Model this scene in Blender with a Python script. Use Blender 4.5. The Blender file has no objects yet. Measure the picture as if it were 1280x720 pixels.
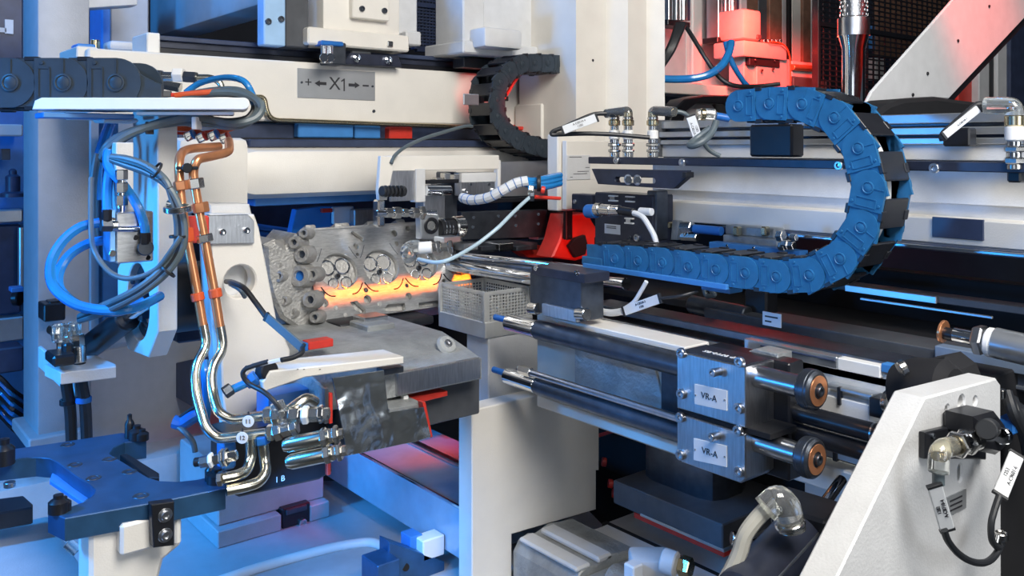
import bpy, bmesh, math, random
from mathutils import Vector, Matrix, geometry
random.seed(7)
scene = bpy.context.scene
COL = scene.collection

# ------------------------------------------------------------------ camera
F, HZ, CAMZ = 1100.0, 183.0, 1.5          # focal length in px of a 1280 wide frame, horizon row, eye height
YAW = math.atan2(1360.0, 1100.0)
c_, s_ = math.cos(YAW), math.sin(YAW)
FW, RT = Vector((c_, s_, 0)), Vector((s_, -c_, 0))
cd = bpy.data.cameras.new('camera'); cam = bpy.data.objects.new('camera', cd); COL.objects.link(cam)
cd.sensor_width = 36; cd.lens = 36 * F / 1280; cd.shift_y = (HZ - 360) / 1280
cd.clip_start = 0.02
cam.location = (0, 0, CAMZ); cam.rotation_euler = (math.pi / 2, 0, -math.asin(c_))
scene.camera = cam

# ------------------------------------------------------------------ world, lights, exposure
w = bpy.data.worlds.new('hall'); scene.world = w; w.use_nodes = True
bg = w.node_tree.nodes['Background']; bg.inputs[0].default_value = (0.62, 0.72, 0.9, 1); bg.inputs[1].default_value = 0.09
vs = scene.view_settings
vs.view_transform = 'Standard'; vs.look = 'None'; vs.gamma = 1; vs.use_curve_mapping = False; vs.exposure = 0.0

def ray(px, py):
    return FW + RT * ((px - 640) / F) + Vector((0, 0, (HZ - py) / F))
C0 = Vector((0, 0, CAMZ))
def D(px, py, t): return C0 + ray(px, py) * t
def PU(px, py, u): r = ray(px, py); return C0 + r * (u / r.x)
def PV(px, py, v): r = ray(px, py); return C0 + r * (v / r.y)
def PZ(px, py, z): r = ray(px, py); return C0 + r * ((z - CAMZ) / r.z)

def aim(o, target):
    o.rotation_euler = (Vector(target) - o.location).to_track_quat('-Z', 'Y').to_euler()
def area(name, loc, target, size, power, col=(1, 1, 1), sy=None):
    d = bpy.data.lights.new(name, 'AREA'); d.size = size; d.energy = power; d.color = col
    if sy: d.shape = 'RECTANGLE'; d.size_y = sy
    o = bpy.data.objects.new(name, d); COL.objects.link(o); o.location = loc; aim(o, target); return o
def spot(name, loc, target, power, col, ang=50, blend=.5, rad=.05):
    d = bpy.data.lights.new(name, 'SPOT'); d.energy = power; d.color = col
    d.spot_size = math.radians(ang); d.spot_blend = blend; d.shadow_soft_size = rad
    o = bpy.data.objects.new(name, d); COL.objects.link(o); o.location = loc; aim(o, target); return o
BLUE, RED = (0.02, 0.33, 1.0), (1.0, 0.03, 0.012)
area('softbox_key', (.42, -.25, 2.45), (.85, 1.1, 1.15), .8, 36, (1, .96, .90))
area('added_front_fill', (.75, -1.1, 1.55), (.9, 1.0, 1.15), .8, 8, (.9, .95, 1))  # added fill lamp, brightens the faces turned towards the viewer
area('added_side_fill', (-1.1, -.2, 1.9), (.6, 1.3, 1.3), 1.0, 4, (.9, .95, 1))  # added fill lamp lifting the scene softly from the left
spot('blue_lamp_high', (-.95, 1.35, 2.2), (.34, 1.18, .93), 200, BLUE, 40, .5, .12)
spot('blue_lamp_low', (-.9, 1.5, 1.25), (.5, 1.55, 1.25), 55, BLUE, 75, .7, .12)
spot('blue_lamp_ceiling', (.15, 1.8, 2.4), (.7, 1.9, 1.7), 30, BLUE, 90, .6, .1)
spot('blue_lamp_slide', (.05, .25, 1.75), (1.0, .62, 1.40), 10, BLUE, 42, .8, .06)
spot('blue_lamp_floor', (.45, 1.0, 1.06), (.85, 1.35, .86), 9, BLUE, 60, .8, .06)
spot('red_lamp_motor', (1.76, 1.22, 1.92), (2.10, 1.47, 1.70), 85, RED, 50, .5, .05)
spot('red_lamp_post', (2.0, 1.2, 1.5), (1.63, .93, 1.72), 40, RED, 50, .5, .04)
spot('red_lamp_beam', (1.15, .30, 2.25), PV(1225, 10, .72), 70, RED, 24, .9, .05)
spot('red_lamp_inside', (1.06, 1.10, 1.31), PV(722, 297, 1.27), 1.6, RED, 44, .5, .03)
spot('red_lamp_under', (.98, 1.33, 1.12), (.92, 1.5, .915), 2.5, RED, 80, .6, .03)
spot('red_lamp_chain', PV(672, 150, 1.28), PV(630, 120, 1.385), .9, RED, 50, .6, .02)

# added strip lamp, shaped to lay an orange bar of light on the milled face of the engine part
hl = area('added_orange_strip', (.955, 1.117, 1.392), (.814, 1.317, 1.256), .27, .02, (1, .17, .003), .02); hl.data.spread = math.radians(6)
_r = Vector((.503, -.715, .486)).normalized(); _x = (Vector((1, 0, 0)) - _r*_r.x).normalized(); hl.rotation_euler = Matrix((_x, _r.cross(_x), _r)).transposed().to_euler()


# ------------------------------------------------------------------ materials
def mat(name, col, rough=.5, metal=0, var=.06, vs_=40, bump=0, bs=300, bd=.004, stretch=None, trans=0, coat=0, spec=.5):
    m = bpy.data.materials.new(name); m.use_nodes = True
    nt = m.node_tree; b = nt.nodes['Principled BSDF']
    b.inputs['Roughness'].default_value = rough; b.inputs['Metallic'].default_value = metal
    b.inputs['Transmission Weight'].default_value = trans; b.inputs['Coat Weight'].default_value = coat
    b.inputs['Specular IOR Level'].default_value = spec
    tc = nt.nodes.new('ShaderNodeTexCoord'); mp = nt.nodes.new('ShaderNodeMapping')
    geo = nt.nodes.new('ShaderNodeNewGeometry')
    nt.links.new(geo.outputs['Position'], mp.inputs[0])
    if stretch: mp.inputs['Scale'].default_value = stretch
    n = nt.nodes.new('ShaderNodeTexNoise'); n.inputs['Scale'].default_value = vs_; n.inputs['Detail'].default_value = 5
    nt.links.new(mp.outputs[0], n.inputs['Vector'])
    mr = nt.nodes.new('ShaderNodeMapRange'); mr.inputs[1].default_value = .3; mr.inputs[2].default_value = .7
    mr.inputs[3].default_value = 1 - var; mr.inputs[4].default_value = 1 + var
    nt.links.new(n.outputs[0], mr.inputs[0])
    mx = nt.nodes.new('ShaderNodeMix'); mx.data_type = 'RGBA'; mx.blend_type = 'MULTIPLY'; mx.inputs[0].default_value = 1
    mx.inputs[6].default_value = (*col, 1); nt.links.new(mr.outputs[0], mx.inputs[7])
    nt.links.new(mx.outputs[2], b.inputs['Base Color'])
    if bump:
        n2 = nt.nodes.new('ShaderNodeTexNoise'); n2.inputs['Scale'].default_value = bs; n2.inputs['Detail'].default_value = 3
        nt.links.new(mp.outputs[0], n2.inputs['Vector'])
        bp = nt.nodes.new('ShaderNodeBump'); bp.inputs['Strength'].default_value = bump; bp.inputs['Distance'].default_value = bd
        nt.links.new(n2.outputs[0], bp.inputs['Height']); nt.links.new(bp.outputs[0], b.inputs['Normal'])
    return m
cream = mat('cream_paint', (.80, .765, .70), .42, var=.035, vs_=18, bump=.10, bs=500)
white = mat('white_paint', (.84, .83, .80), .35, var=.02)
grey = mat('grey_paint', (.48, .48, .485), .5, var=.05, bump=.12, bs=450)
mgrey = mat('mid_grey_paint', (.44, .45, .47), .42, var=.05, bump=.12, bs=450)
lgrey = mat('light_grey_paint', (.64, .645, .65), .42, var=.05, bump=.12, bs=450)
dgrey = mat('dark_grey_paint', (.07, .075, .085), .5, var=.15)
navy = mat('navy_paint', (.035, .05, .10), .4, var=.2)
dark = mat('black_lacquer', (.012, .013, .017), .35, var=.2)
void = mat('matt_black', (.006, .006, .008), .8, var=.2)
plastic = mat('black_plastic', (.03, .042, .055), .42, var=.12, vs_=60, bump=.05, bs=200)
bplastic = mat('dark_plastic_blue_lit', (.018, .13, .29), .45, var=.15, vs_=60, bump=.05, bs=200)  # dark chain plastic with blue lamp light put into the colour
rubber = mat('black_rubber', (.018, .02, .024), .45, var=.15)
greyrub = mat('grey_cable_sheath', (.10, .13, .145), .4, var=.1)
steel = mat('steel', (.60, .61, .63), .28, 1, var=.08, vs_=60)
chrome = mat('chrome', (.80, .82, .85), .08, 1, var=.02)
nickel = mat('nickel', (.74, .72, .68), .2, 1, var=.05)
brushed = mat('brushed_steel', (.54, .55, .57), .34, 1, var=.16, vs_=70, stretch=(6, 6, .6), bump=.12, bs=300)
milled = mat('milled_aluminium', (.50, .50, .49), .34, .92, var=.18, vs_=90, stretch=(1, 5, 5), bump=.12, bs=260)
cast = mat('cast_aluminium', (.46, .45, .43), .55, .65, var=.15, vs_=50, bump=.5, bs=220)
castg = mat('grey_casting', (.36, .375, .375), .5, .35, var=.22, vs_=30, bump=.5, bs=160)
sheet = mat('bright_sheet_steel', (.55, .60, .63), .2, .92, var=.12, vs_=25, bump=.9, bs=9, bd=.05)
galv = mat('galvanised_sheet', (.58, .59, .58), .4, .4, var=.08)
alu = mat('anodised_aluminium', (.62, .65, .68), .3, .85, var=.06)
burn = mat('burnished_steel', (.030, .036, .060), .34, .25, var=.25, vs_=50, spec=.7)
gunm = mat('gunmetal', (.11, .125, .15), .36, .85, var=.2, vs_=50)
forkm = mat('dark_steel_blue_lit', (.025, .09, .20), .36, .35, var=.2, vs_=35, spec=.8)  # dark steel; the blue in its colour stands for lamp light
brass = mat('yellow_zinc', (.66, .56, .36), .25, 1, var=.08)
copper = mat('copper_red_light_tube', (.85, .36, .17), .28, .75, var=.1)  # copper for washers and disc faces; on the tubes, reflected red light
pipes = mat('zinc_tube', (.72, .68, .56), .24, 1, var=.06)
orange = mat('orange_plastic', (.65, .10, .03), .4)
bluehose = mat('blue_hose', (.02, .22, .58), .22, var=.08, coat=.5)
bluem = mat('blue_plastic', (.02, .15, .48), .35)
redm = mat('red_paint_and_light', (.62, .04, .025), .4, var=.12)  # also carries red light on the grille, casting and tube bracket
bluep = mat('blue_paint_and_light', (.05, .22, .55), .4, var=.08)  # also carries blue light on the cabinet panel
clear = mat('clear_plastic', (.93, .95, .92), .06, 0, trans=.92, coat=.4)
lab = mat('label_film', (.72, .74, .76), .4, var=.03)
ink = mat('printing_ink', (.03, .03, .035), .5)
silver = mat('silver_plate', (.42, .435, .45), .4, .5, var=.04)
wallm = mat('hall_wall', (.03, .035, .05), .8, var=.3, vs_=3)
woodm = mat('brown_partition', (.22, .12, .08), .6, var=.2)

# ------------------------------------------------------------------ mesh helpers
ROOTS = []
def thing(name, label, cat, group=None):
    o = bpy.data.objects.new(name, None); COL.objects.link(o)
    o.empty_display_size = .02; o['label'] = label; o['category'] = cat
    if group: o['group'] = group
    ROOTS.append(o); return o
def tag(o, label, cat, group=None):
    o['label'] = label; o['category'] = cat
    if group: o['group'] = group
    return o
def wloc(o):
    l = Vector((0, 0, 0))
    while o: l += o.location; o = o.parent
    return l
def put(name, parent, m, me):
    """link mesh given in world coordinates as one object with its origin at its middle"""
    if len(me.vertices):
        xs = [v.co for v in me.vertices]
        c = Vector([(min(v[i] for v in xs) + max(v[i] for v in xs)) / 2 for i in range(3)])
    else: c = Vector((0, 0, 0))
    me.transform(Matrix.Translation(-c))
    me.materials.clear(); me.materials.append(m)
    me.polygons.foreach_set('use_smooth', [True] * len(me.polygons)); me.set_sharp_from_angle(angle=math.radians(32))
    o = bpy.data.objects.new(name, me); COL.objects.link(o)
    if parent: o.parent = parent; o.location = c - wloc(parent)
    else: o.location = c
    return o
def fin(name, parent, m, bm):
    me = bpy.data.meshes.new(name); bmesh.ops.recalc_face_normals(bm, faces=bm.faces); bm.to_mesh(me); bm.free()
    return put(name, parent, m, me)
def add_box(bm, b, bev=0):
    u0, u1, v0, v1, z0, z1 = b
    r = bmesh.ops.create_cube(bm, size=1, matrix=Matrix.Translation(((u0+u1)/2, (v0+v1)/2, (z0+z1)/2)) @ Matrix.Diagonal((abs(u1-u0), abs(v1-v0), abs(z1-z0), 1)))
    if bev:
        bev = min(bev, .45 * min(abs(u1-u0), abs(v1-v0), abs(z1-z0)))
        es = list({e for v in r['verts'] for e in v.link_edges})
        bmesh.ops.bevel(bm, geom=es, offset=bev, segments=2 if bev > .003 else 1, affect='EDGES', profile=.5)
def box(name, parent, m, b, bev=.0015):
    bm = bmesh.new(); add_box(bm, b, bev); return fin(name, parent, m, bm)
def boxV(name, parent, m, v, dep, x0, y0, x1, y1, bev=.0015):
    a = PV(x0, y0, v); b = PV(x1, y1, v); c = PV(x0, y1, v)
    return box(name, parent, m, (a.x, b.x, v, v + dep, c.z, a.z), bev)
def boxU(name, parent, m, u, dep, x0, y0, x1, y1, bev=.0015):
    a = PU(x0, y0, u); b = PU(x1, y1, u); c = PU(x0, y1, u)
    return box(name, parent, m, (u, u + dep, b.y, a.y, c.z, a.z), bev)
def obox(name, parent, m, center, ax, ay, az, sx, sy, sz, bev=.001):
    """oriented box; ax, ay, az unit axes"""
    bm = bmesh.new(); add_box(bm, (-sx/2, sx/2, -sy/2, sy/2, -sz/2, sz/2), bev)
    M = Matrix((ax, ay, az)).transposed().to_4x4(); bm.transform(Matrix.Translation(center) @ M)
    return fin(name, parent, m, bm)
def prism2(loops, dep, bev):
    cu = bpy.data.curves.new('c', 'CURVE'); cu.dimensions = '2D'; cu.fill_mode = 'BOTH'
    bev = min(bev, dep * .4)
    cu.extrude = dep / 2 - bev; cu.bevel_depth = bev; cu.bevel_resolution = 0; cu.offset = -bev
    for lp in loops:
        s = cu.splines.new('POLY'); s.points.add(len(lp) - 1); s.use_cyclic_u = True
        for p, q in zip(s.points, lp): p.co = (q[0], q[1], 0, 1)
    ob = bpy.data.objects.new('c', cu); me = bpy.data.meshes.new_from_object(ob)
    bpy.data.objects.remove(ob); bpy.data.curves.remove(cu)
    return me
def circ(cx, cy, r, n=20): return [(cx + r * math.cos(2*math.pi*i/n), cy + r * math.sin(2*math.pi*i/n)) for i in range(n)]
def slot2(cx, cy, hl, r, ang=0, n=8):
    p = [(hl + r*math.cos(-math.pi/2 + math.pi*i/n), r*math.sin(-math.pi/2 + math.pi*i/n)) for i in range(n+1)]
    p += [(-x, -y) for x, y in p]; ca, sa = math.cos(ang), math.sin(ang)
    return [(cx + x*ca - y*sa, cy + x*sa + y*ca) for x, y in p]
MV = lambda v, dep: Matrix(((1, 0, 0, 0), (0, 0, -1, v + dep/2), (0, 1, 0, 0), (0, 0, 0, 1)))
MU = lambda u, dep: Matrix(((0, 0, -1, u + dep/2), (-1, 0, 0, 0), (0, 1, 0, 0), (0, 0, 0, 1)))
def _hole(h, fn, fl):
    if h[0] == 'c': p = fl(fn(h[1], h[2])); return circ(p[0], p[1], h[3], 24)
    if h[0] == 's':                                   # slot between two pixels with world radius
        a = fl(fn(h[1], h[2])); b = fl(fn(h[3], h[4])); 
        return slot2((a[0]+b[0])/2, (a[1]+b[1])/2, math.hypot(b[0]-a[0], b[1]-a[1])/2, h[5], math.atan2(b[1]-a[1], b[0]-a[0]))
    return [fl(fn(*q)) for q in h]
def polyV(name, parent, m, v, dep, pts, holes=(), bev=.0012):
    fn = lambda x, y: PV(x, y, v); fl = lambda p: (p.x, p.z)
    me = prism2([[fl(fn(*p)) for p in pts]] + [_hole(h, fn, fl) for h in holes], dep, bev)
    me.transform(MV(v, dep)); return put(name, parent, m, me)
def polyU(name, parent, m, u, dep, pts, holes=(), bev=.0012):
    fn = lambda x, y: PU(x, y, u); fl = lambda p: (-p.y, p.z)
    me = prism2([[fl(fn(*p)) for p in pts]] + [_hole(h, fn, fl) for h in holes], dep, bev)
    me.transform(MU(u, dep)); return put(name, parent, m, me)
def polyZ(name, parent, m, z, dep, pts, holes=(), bev=.0012):
    fn = lambda x, y: PZ(x, y, z); fl = lambda p: (p.x, p.y)
    me = prism2([[fl(fn(*p)) for p in pts]] + [_hole(h, fn, fl) for h in holes], dep, bev)
    me.transform(Matrix.Translation((0, 0, z - dep/2))); return put(name, parent, m, me)
def plan(name, parent, m, pts, z0, z1, bev=.001):      # plan outline in world U, V raised from z0 to z1
    me = prism2([pts], z1 - z0, bev); me.transform(Matrix.Translation((0, 0, (z0+z1)/2))); return put(name, parent, m, me)
def profU(name, parent, m, prof, u0, u1, bev=.001):    # profile in (V, z) pulled along U
    me = prism2([[(-p[0], p[1]) for p in prof]], u1 - u0, bev); me.transform(MU(u0, u1 - u0)); return put(name, parent, m, me)
def profV(name, parent, m, prof, v0, v1, bev=.001):    # profile in (U, z) pulled along V
    me = prism2([list(prof)], v1 - v0, bev); me.transform(MV(v0, v1 - v0)); return put(name, parent, m, me)
def frame_of(d):
    d = Vector(d).normalized(); h = Vector((0, 0, 1)) if abs(d.z) < .9 else Vector((1, 0, 0))
    a = h.cross(d).normalized(); b = d.cross(a); return Matrix((a, b, d)).transposed()
def add_lathe(bm, p0, d, prof, n=20, rot=0):
    M = frame_of(d); rings = []
    for r, h in prof:
        if r < 1e-6: rings.append([bm.verts.new(Vector(p0) + M @ Vector((0, 0, h)))])
        else: rings.append([bm.verts.new(Vector(p0) + M @ Vector((r*math.cos(rot+2*math.pi*i/n), r*math.sin(rot+2*math.pi*i/n), h))) for i in range(n)])
    for A, B in zip(rings, rings[1:]):
        for i in range(n):
            j = (i + 1) % n
            q = [A[i % len(A)], A[j % len(A)], B[j % len(B)], B[i % len(B)]]
            q = list(dict.fromkeys(q))
            if len(q) > 2: bm.faces.new(q)
    if len(rings[0]) > 1 and len(rings[-1]) > 1 :
        bm.faces.new(rings[0][::-1]); bm.faces.new(rings[-1])
    elif len(rings[0]) > 1: bm.faces.new(rings[0][::-1])
    elif len(rings[-1]) > 1: bm.faces.new(rings[-1])
def lathe(name, parent, m, p0, d, prof, n=20, rot=0):
    bm = bmesh.new(); add_lathe(bm, p0, d, prof, n, rot); return fin(name, parent, m, bm)
def cprof(r, L, c=None):
    c = min(r*.12, L*.2) if c is None else c
    return [(0, 0), (r-c, 0), (r, c), (r, L-c), (r-c, L), (0, L)]
def cyl(name, parent, m, p0, p1, r, n=20):
    d = Vector(p1) - Vector(p0); return lathe(name, parent, m, p0, d, cprof(r, d.length), n)
def hexn(name, parent, m, p0, p1, r): return cyl(name, parent, m, p0, p1, r, 6)
def ring(name, parent, m, p0, d, ro, ri, h, n=24):     # flat ring with a hole
    return lathe(name, parent, m, p0, d, [(ri, 0), (ro-h*.2, 0), (ro, h*.2), (ro, h*.8), (ro-h*.2, h), (ri, h), (ri, 0)], n) if 0 else _ring(name, parent, m, p0, d, ro, ri, h, n)
def _ring(name, parent, m, p0, d, ro, ri, h, n=24):
    bm = bmesh.new(); M = frame_of(d); k = min(h*.25, (ro-ri)*.3)
    pr = [(ri, 0), (ro-k, 0), (ro, k), (ro, h-k), (ro-k, h), (ri+k, h), (ri, h-k)]
    R = [[bm.verts.new(Vector(p0) + M @ Vector((r*math.cos(2*math.pi*i/n), r*math.sin(2*math.pi*i/n), z))) for i in range(n)] for r, z in pr]
    for a in range(len(pr)):
        A, B = R[a], R[(a+1) % len(pr)]
        for i in range(n): bm.faces.new((A[i], A[(i+1) % n], B[(i+1) % n], B[i]))
    return fin(name, parent, m, bm)
def smooth_path(P, sub=6):
    P = [Vector(p) for p in P]
    if len(P) < 3: return P
    out = []
    for i in range(len(P) - 1):
        p0, p1, p2, p3 = P[max(i-1, 0)], P[i], P[i+1], P[min(i+2, len(P)-1)]
        for k in range(sub):
            t = k / sub
            out.append(.5*((2*p1) + (p2-p0)*t + (2*p0-5*p1+4*p2-p3)*t*t + (3*p1-p0-3*p2+p3)*t**3))
    out.append(P[-1]); return out
def add_tube(bm, P, r, n=10):
    T = [(P[min(i+1, len(P)-1)] - P[max(i-1, 0)]).normalized() for i in range(len(P))]
    M = frame_of(T[0]); a = M.col[0].copy(); rings = []
    for p, t in zip(P, T):
        a = (a - t * a.dot(t)).normalized(); b = t.cross(a)
        rings.append([bm.verts.new(p + (a*math.cos(2*math.pi*k/n) + b*math.sin(2*math.pi*k/n))*r) for k in range(n)])
    for A, B in zip(rings, rings[1:]):
        for k in range(n): bm.faces.new((A[k], A[(k+1) % n], B[(k+1) % n], B[k]))
    bm.faces.new(rings[0][::-1]); bm.faces.new(rings[-1])
def tube(name, parent, m, pts, r, n=10, sub=6):
    bm = bmesh.new(); add_tube(bm, smooth_path(pts, sub), r, n); return fin(name, parent, m, bm)
def DD(*a): return [D(*p) for p in a]
def fillet(P, rad, k=5):
    """polyline with rounded corners, for bent metal tube"""
    P = [Vector(p) for p in P]; out = [P[0]]
    for a, b, c in zip(P, P[1:], P[2:]):
        r = min(rad, (a-b).length*.48, (c-b).length*.48)
        s = b + (a-b).normalized()*r; e = b + (c-b).normalized()*r
        for i in range(k+1):
            t = i/k; out.append(s*(1-t)**2 + b*2*t*(1-t) + e*t*t)
    return out + [P[-1]]
def pipe(name, parent, m, pts, r, rad=.02, n=12):
    bm = bmesh.new(); add_tube(bm, fillet(pts, rad), r, n); return fin(name, parent, m, bm)
# socket head screw shared by all
def _screw_mesh(m):
    bm = bmesh.new(); n = 18
    add_lathe(bm, (0, 0, 0), (0, 0, 1), [(0, 0), (1, 0), (1, .7), (.9, .82), (.55, .82), (.5, .35), (0, .30)], n)
    me = bpy.data.meshes.new('screw'); bmesh.ops.recalc_face_normals(bm, faces=bm.faces); bm.to_mesh(me); bm.free()
    me.materials.append(m); me.polygons.foreach_set('use_smooth', [True]*len(me.polygons)); me.set_sharp_from_angle(angle=.6); return me
SC = {'steel': _screw_mesh(steel), 'dark': _screw_mesh(gunm), 'chrome': _screw_mesh(chrome)}
def screw(parent, p, d, r, kind='steel', name='screw'):
    o = bpy.data.objects.new(name, SC[kind]); COL.objects.link(o); o.parent = parent
    o.location = Vector(p) - wloc(parent); o.rotation_euler = frame_of(d).to_euler(); o.scale = (r, r, r); return o
NV, NU, NZ = Vector((0, -1, 0)), Vector((-1, 0, 0)), Vector((0, 0, 1))
def scV(parent, v, px, py, r, kind='steel'): return screw(parent, PV(px, py, v), NV, r, kind)
def scU(parent, u, px, py, r, kind='steel'): return screw(parent, PU(px, py, u), NU, r, kind)
def textmesh(s, size, ext=.0003):
    cu = bpy.data.curves.new('t', 'FONT'); cu.body = s; cu.size = size; cu.extrude = ext; cu.align_x = 'CENTER'; cu.align_y = 'CENTER'; cu.resolution_u = 3
    ob = bpy.data.objects.new('t', cu); me = bpy.data.meshes.new_from_object(ob); bpy.data.objects.remove(ob); bpy.data.curves.remove(cu); return me
def textV(parent, s, v, px, py, size, m=None, rot=0):
    me = textmesh(s, size); p = PV(px, py, v)
    me.transform(Matrix.Translation(p) @ MV(0, 0) @ Matrix.Rotation(rot, 4, 'Z')); return put('lettering', parent, m or ink, me)
def textU(parent, s, u, px, py, size, m=None, rot=0):
    me = textmesh(s, size); p = PU(px, py, u)
    me.transform(Matrix.Translation(p) @ MU(0, 0) @ Matrix.Rotation(rot, 4, 'Z')); return put('lettering', parent, m or ink, me)
def texto(parent, s, p, ax, ay, size, m=None):
    me = textmesh(s, size); az = ax.cross(ay)
    me.transform(Matrix.Translation(p) @ Matrix((ax, ay, az)).transposed().to_4x4()); return put('lettering', parent, m or ink, me)
def struct(o): o['kind'] = 'structure'; return o
def cable_tag(parent, p, ax, ay, L, W, txt=None, T=.003):
    """printed cable marker sleeve lying along ax, print facing the cross product ax x ay"""
    ax = Vector(ax).normalized(); ay = Vector(ay); ay = (ay - ax*ay.dot(ax)).normalized(); az = ax.cross(ay)
    o = obox('marker_sleeve', parent, lab, p, ax, ay, az, L, W, T, .0006)
    for sgn in (-1, 1):
        obox('sleeve_end', o, rubber, p + ax*sgn*L*.5, ax, ay, az, L*.06, W*1.08, T*1.2, .0003)
    if txt:
        for i, s in enumerate(txt):
            texto(o, s, p + az*(T/2+.0002) + ay*W*(.2 - .4*i if len(txt) > 1 else 0), ax, ay, W*.36)
    return o
CAMR = RT.copy(); UPV = Vector((0, 0, 1))

# energy chain: list of pivot points in a plane, side axis
def chain(root, pts, side, width, h, m, barm, lip=.0016, ribs=True):
    side = Vector(side).normalized()
    pitch = (Vector(pts[1]) - Vector(pts[0])).length
    bm = bmesh.new(); t = .0035
    R = h/2; o = .35*h
    def plate(y, out):
        pl = [(-o, -R*.98), (pitch*.55, -R*.98), (pitch*.55, R*.98), (-o, R*.98)]
        pts_ = [(pitch + R*math.cos(a), R*math.sin(a)) for a in [(-math.pi/2 + math.pi*i/12) for i in range(13)]]
        pts_ = [(pitch*.45, -R)] + pts_ + [(pitch*.45, R)]
        for lp, y0, y1 in ((pl, y, y + t*out*-1), (pts_, y + lip*out, y - t*out)):
            A = [bm.verts.new((p[0], y0, p[1])) for p in lp]; B = [bm.verts.new((p[0], y1, p[1])) for p in lp]
            bm.faces.new(A); bm.faces.new(B[::-1])
            for i in range(len(lp)): bm.faces.new((A[i], B[i], B[(i+1) % len(lp)], A[(i+1) % len(lp)]))
        # hub boss and ring
        add_lathe(bm, (pitch, y + lip*out*.5, 0), (0, out, 0), [(0, 0), (R*.36, 0), (R*.36, lip*1.3), (R*.30, lip*1.5), (R*.27, lip*.9), (R*.22, lip*1.2), (0, lip*1.6)], 18)
        # raised rib frame of the web
        ya, yb = sorted((y + lip*out*.5, y + lip*out*1.5))
        for zz in (-.6, .6): add_box(bm, (pitch*.52, pitch*.74, ya, yb, R*zz - R*.035, R*zz + R*.035))
        for xx in (.52, .73): add_box(bm, (pitch*xx, pitch*(xx + .02), ya, yb, -R*.6, R*.6))
        add_box(bm, (pitch*.995, pitch*1.012, ya, yb, R*.40, R*.95))
        for zz in (-.8, .8): add_lathe(bm, (pitch*.6, y + lip*out, R*zz), (0, out, 0), [(0, 0), (R*.09, 0), (R*.07, lip*.8), (0, lip*.8)], 8)
    def done(nm):
        bmesh.ops.recalc_face_normals(bm, faces=bm.faces)
        lm = bpy.data.meshes.new(nm); bm.to_mesh(lm); bm.free(); lm.materials.append(m)
        lm.polygons.foreach_set('use_smooth', [True]*len(lm.polygons)); lm.set_sharp_from_angle(angle=.6); return lm
    plate(-width/2, -1); lm = done('link')
    bm = bmesh.new(); plate(width/2, 1); lm2 = done('side_plate')
    bars = []
    for sg in (-1, 1):
        bm = bmesh.new(); add_box(bm, (pitch*.06, pitch*.80, -width/2 + t*.5, width/2 - t*.5, sg*R - .0035 + (.0015 if sg < 0 else 0), sg*R + .0005 - (0 if sg > 0 else 0)), .001)
        add_box(bm, (pitch*.25, pitch*.5, -width/2 - .001, -width/2 + .008, sg*R - .0035, sg*R + .0018), .0006)
        add_box(bm, (pitch*.25, pitch*.5, width/2 - .008, width/2 + .001, sg*R - .0035, sg*R + .0018), .0006)
        me = bpy.data.meshes.new('crossbar'); bm.to_mesh(me); bm.free(); me.materials.append(barm); bars.append(me)
    for a, b in zip(pts, pts[1:]):
        a = Vector(a); b = Vector(b); x = (b-a).normalized(); z = x.cross(side)
        M = Matrix((x, side, z)).transposed()
        lk = bpy.data.objects.new('link', lm); COL.objects.link(lk); lk.parent = root; lk.location = a - wloc(root); lk.rotation_euler = M.to_euler()
        for bmsh in bars + [lm2]:
            cb = bpy.data.objects.new(bmsh.name.split('.')[0], bmsh); COL.objects.link(cb); cb.parent = lk
def resample(P, pitch):
    P = smooth_path(P, 12); out = [P[0]]; i = 0; cur = P[0]
    j = 1
    while j < len(P):
        if (P[j] - out[-1]).length >= pitch:
            a, b = P[j-1], P[j]; lo, hi = 0, 1
            for _ in range(30):
                mid = (lo+hi)/2; q = a.lerp(b, mid)
                if (q - out[-1]).length < pitch: lo = mid
                else: hi = mid
            out.append(a.lerp(b, hi))
        else: j += 1
    return out

# ================================================================== the hall
struct(box('floor', None, mat('hall_floor', (.08, .085, .09), .5, var=.2, vs_=4), (-3, 5, -3, 5, -.05, 0), 0))
struct(box('wall_back', None, wallm, (-3, 5, 4.0, 4.1, 0, 3.4), 0))
struct(box('wall_right', None, wallm, (4.6, 4.7, -3, 4, 0, 3.4), 0))

# ------------------------------------------------------------------ machine frame at the far left
T = thing('machine_column', 'tall grey painted machine column with blue lit side at the far left', 'column')
boxV('post', T, mgrey, 1.75, .13, 47, -40, 112, 556, .004)
boxV('foot_flange', T, mgrey, 1.73, .16, 36, 550, 112, 566, .003)
T = thing('control_cabinet', 'blue lit switch cabinet panel seen past the left edge of the column', 'cabinet')
boxV('panel', T, bluep, 2.3, .1, -60, -40, 60, 700, .004)  # blue light on the panel is put into its paint colour
boxV('cross_rail', T, alu, 2.26, .04, -60, 265, 29, 282, .003)
boxV('lower_rail', T, alu, 2.25, .05, -60, 405, 30, 436, .003)
boxV('dark_window', T, navy, 2.28, .02, -60, -40, 29, 72, .003)
boxV('lower_window', T, navy, 2.28, .02, -60, 285, 26, 400, .003)
boxV('sticker', T, lab, 2.276, .004, 6, 24, 17, 42, .0005)
boxV('name_sticker', T, lgrey, 2.276, .004, -4, 34, 8, 40, .0005)
boxV('clamp', T, lgrey, 2.22, .05, -10, 155, 29, 170, .003)
cyl('conduit', T, alu, D(27, 284, 2.0), D(27, 362, 2.0), .008)
T = thing('pressure_regulator', 'small dark pressure regulator with round knob on the cabinet panel', 'regulator')
p = D(16, 246, 1.95)
lathe('body', T, navy, p, NZ, [(0, 0), (.026, 0), (.026, .008), (.015, .012), (.015, .045), (.008, .05), (.008, .058), (.004, .062), (0, .063)])
boxV('gauge_plate', T, dgrey, 2.24, .02, 2, 186, 13, 200, .001)
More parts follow.
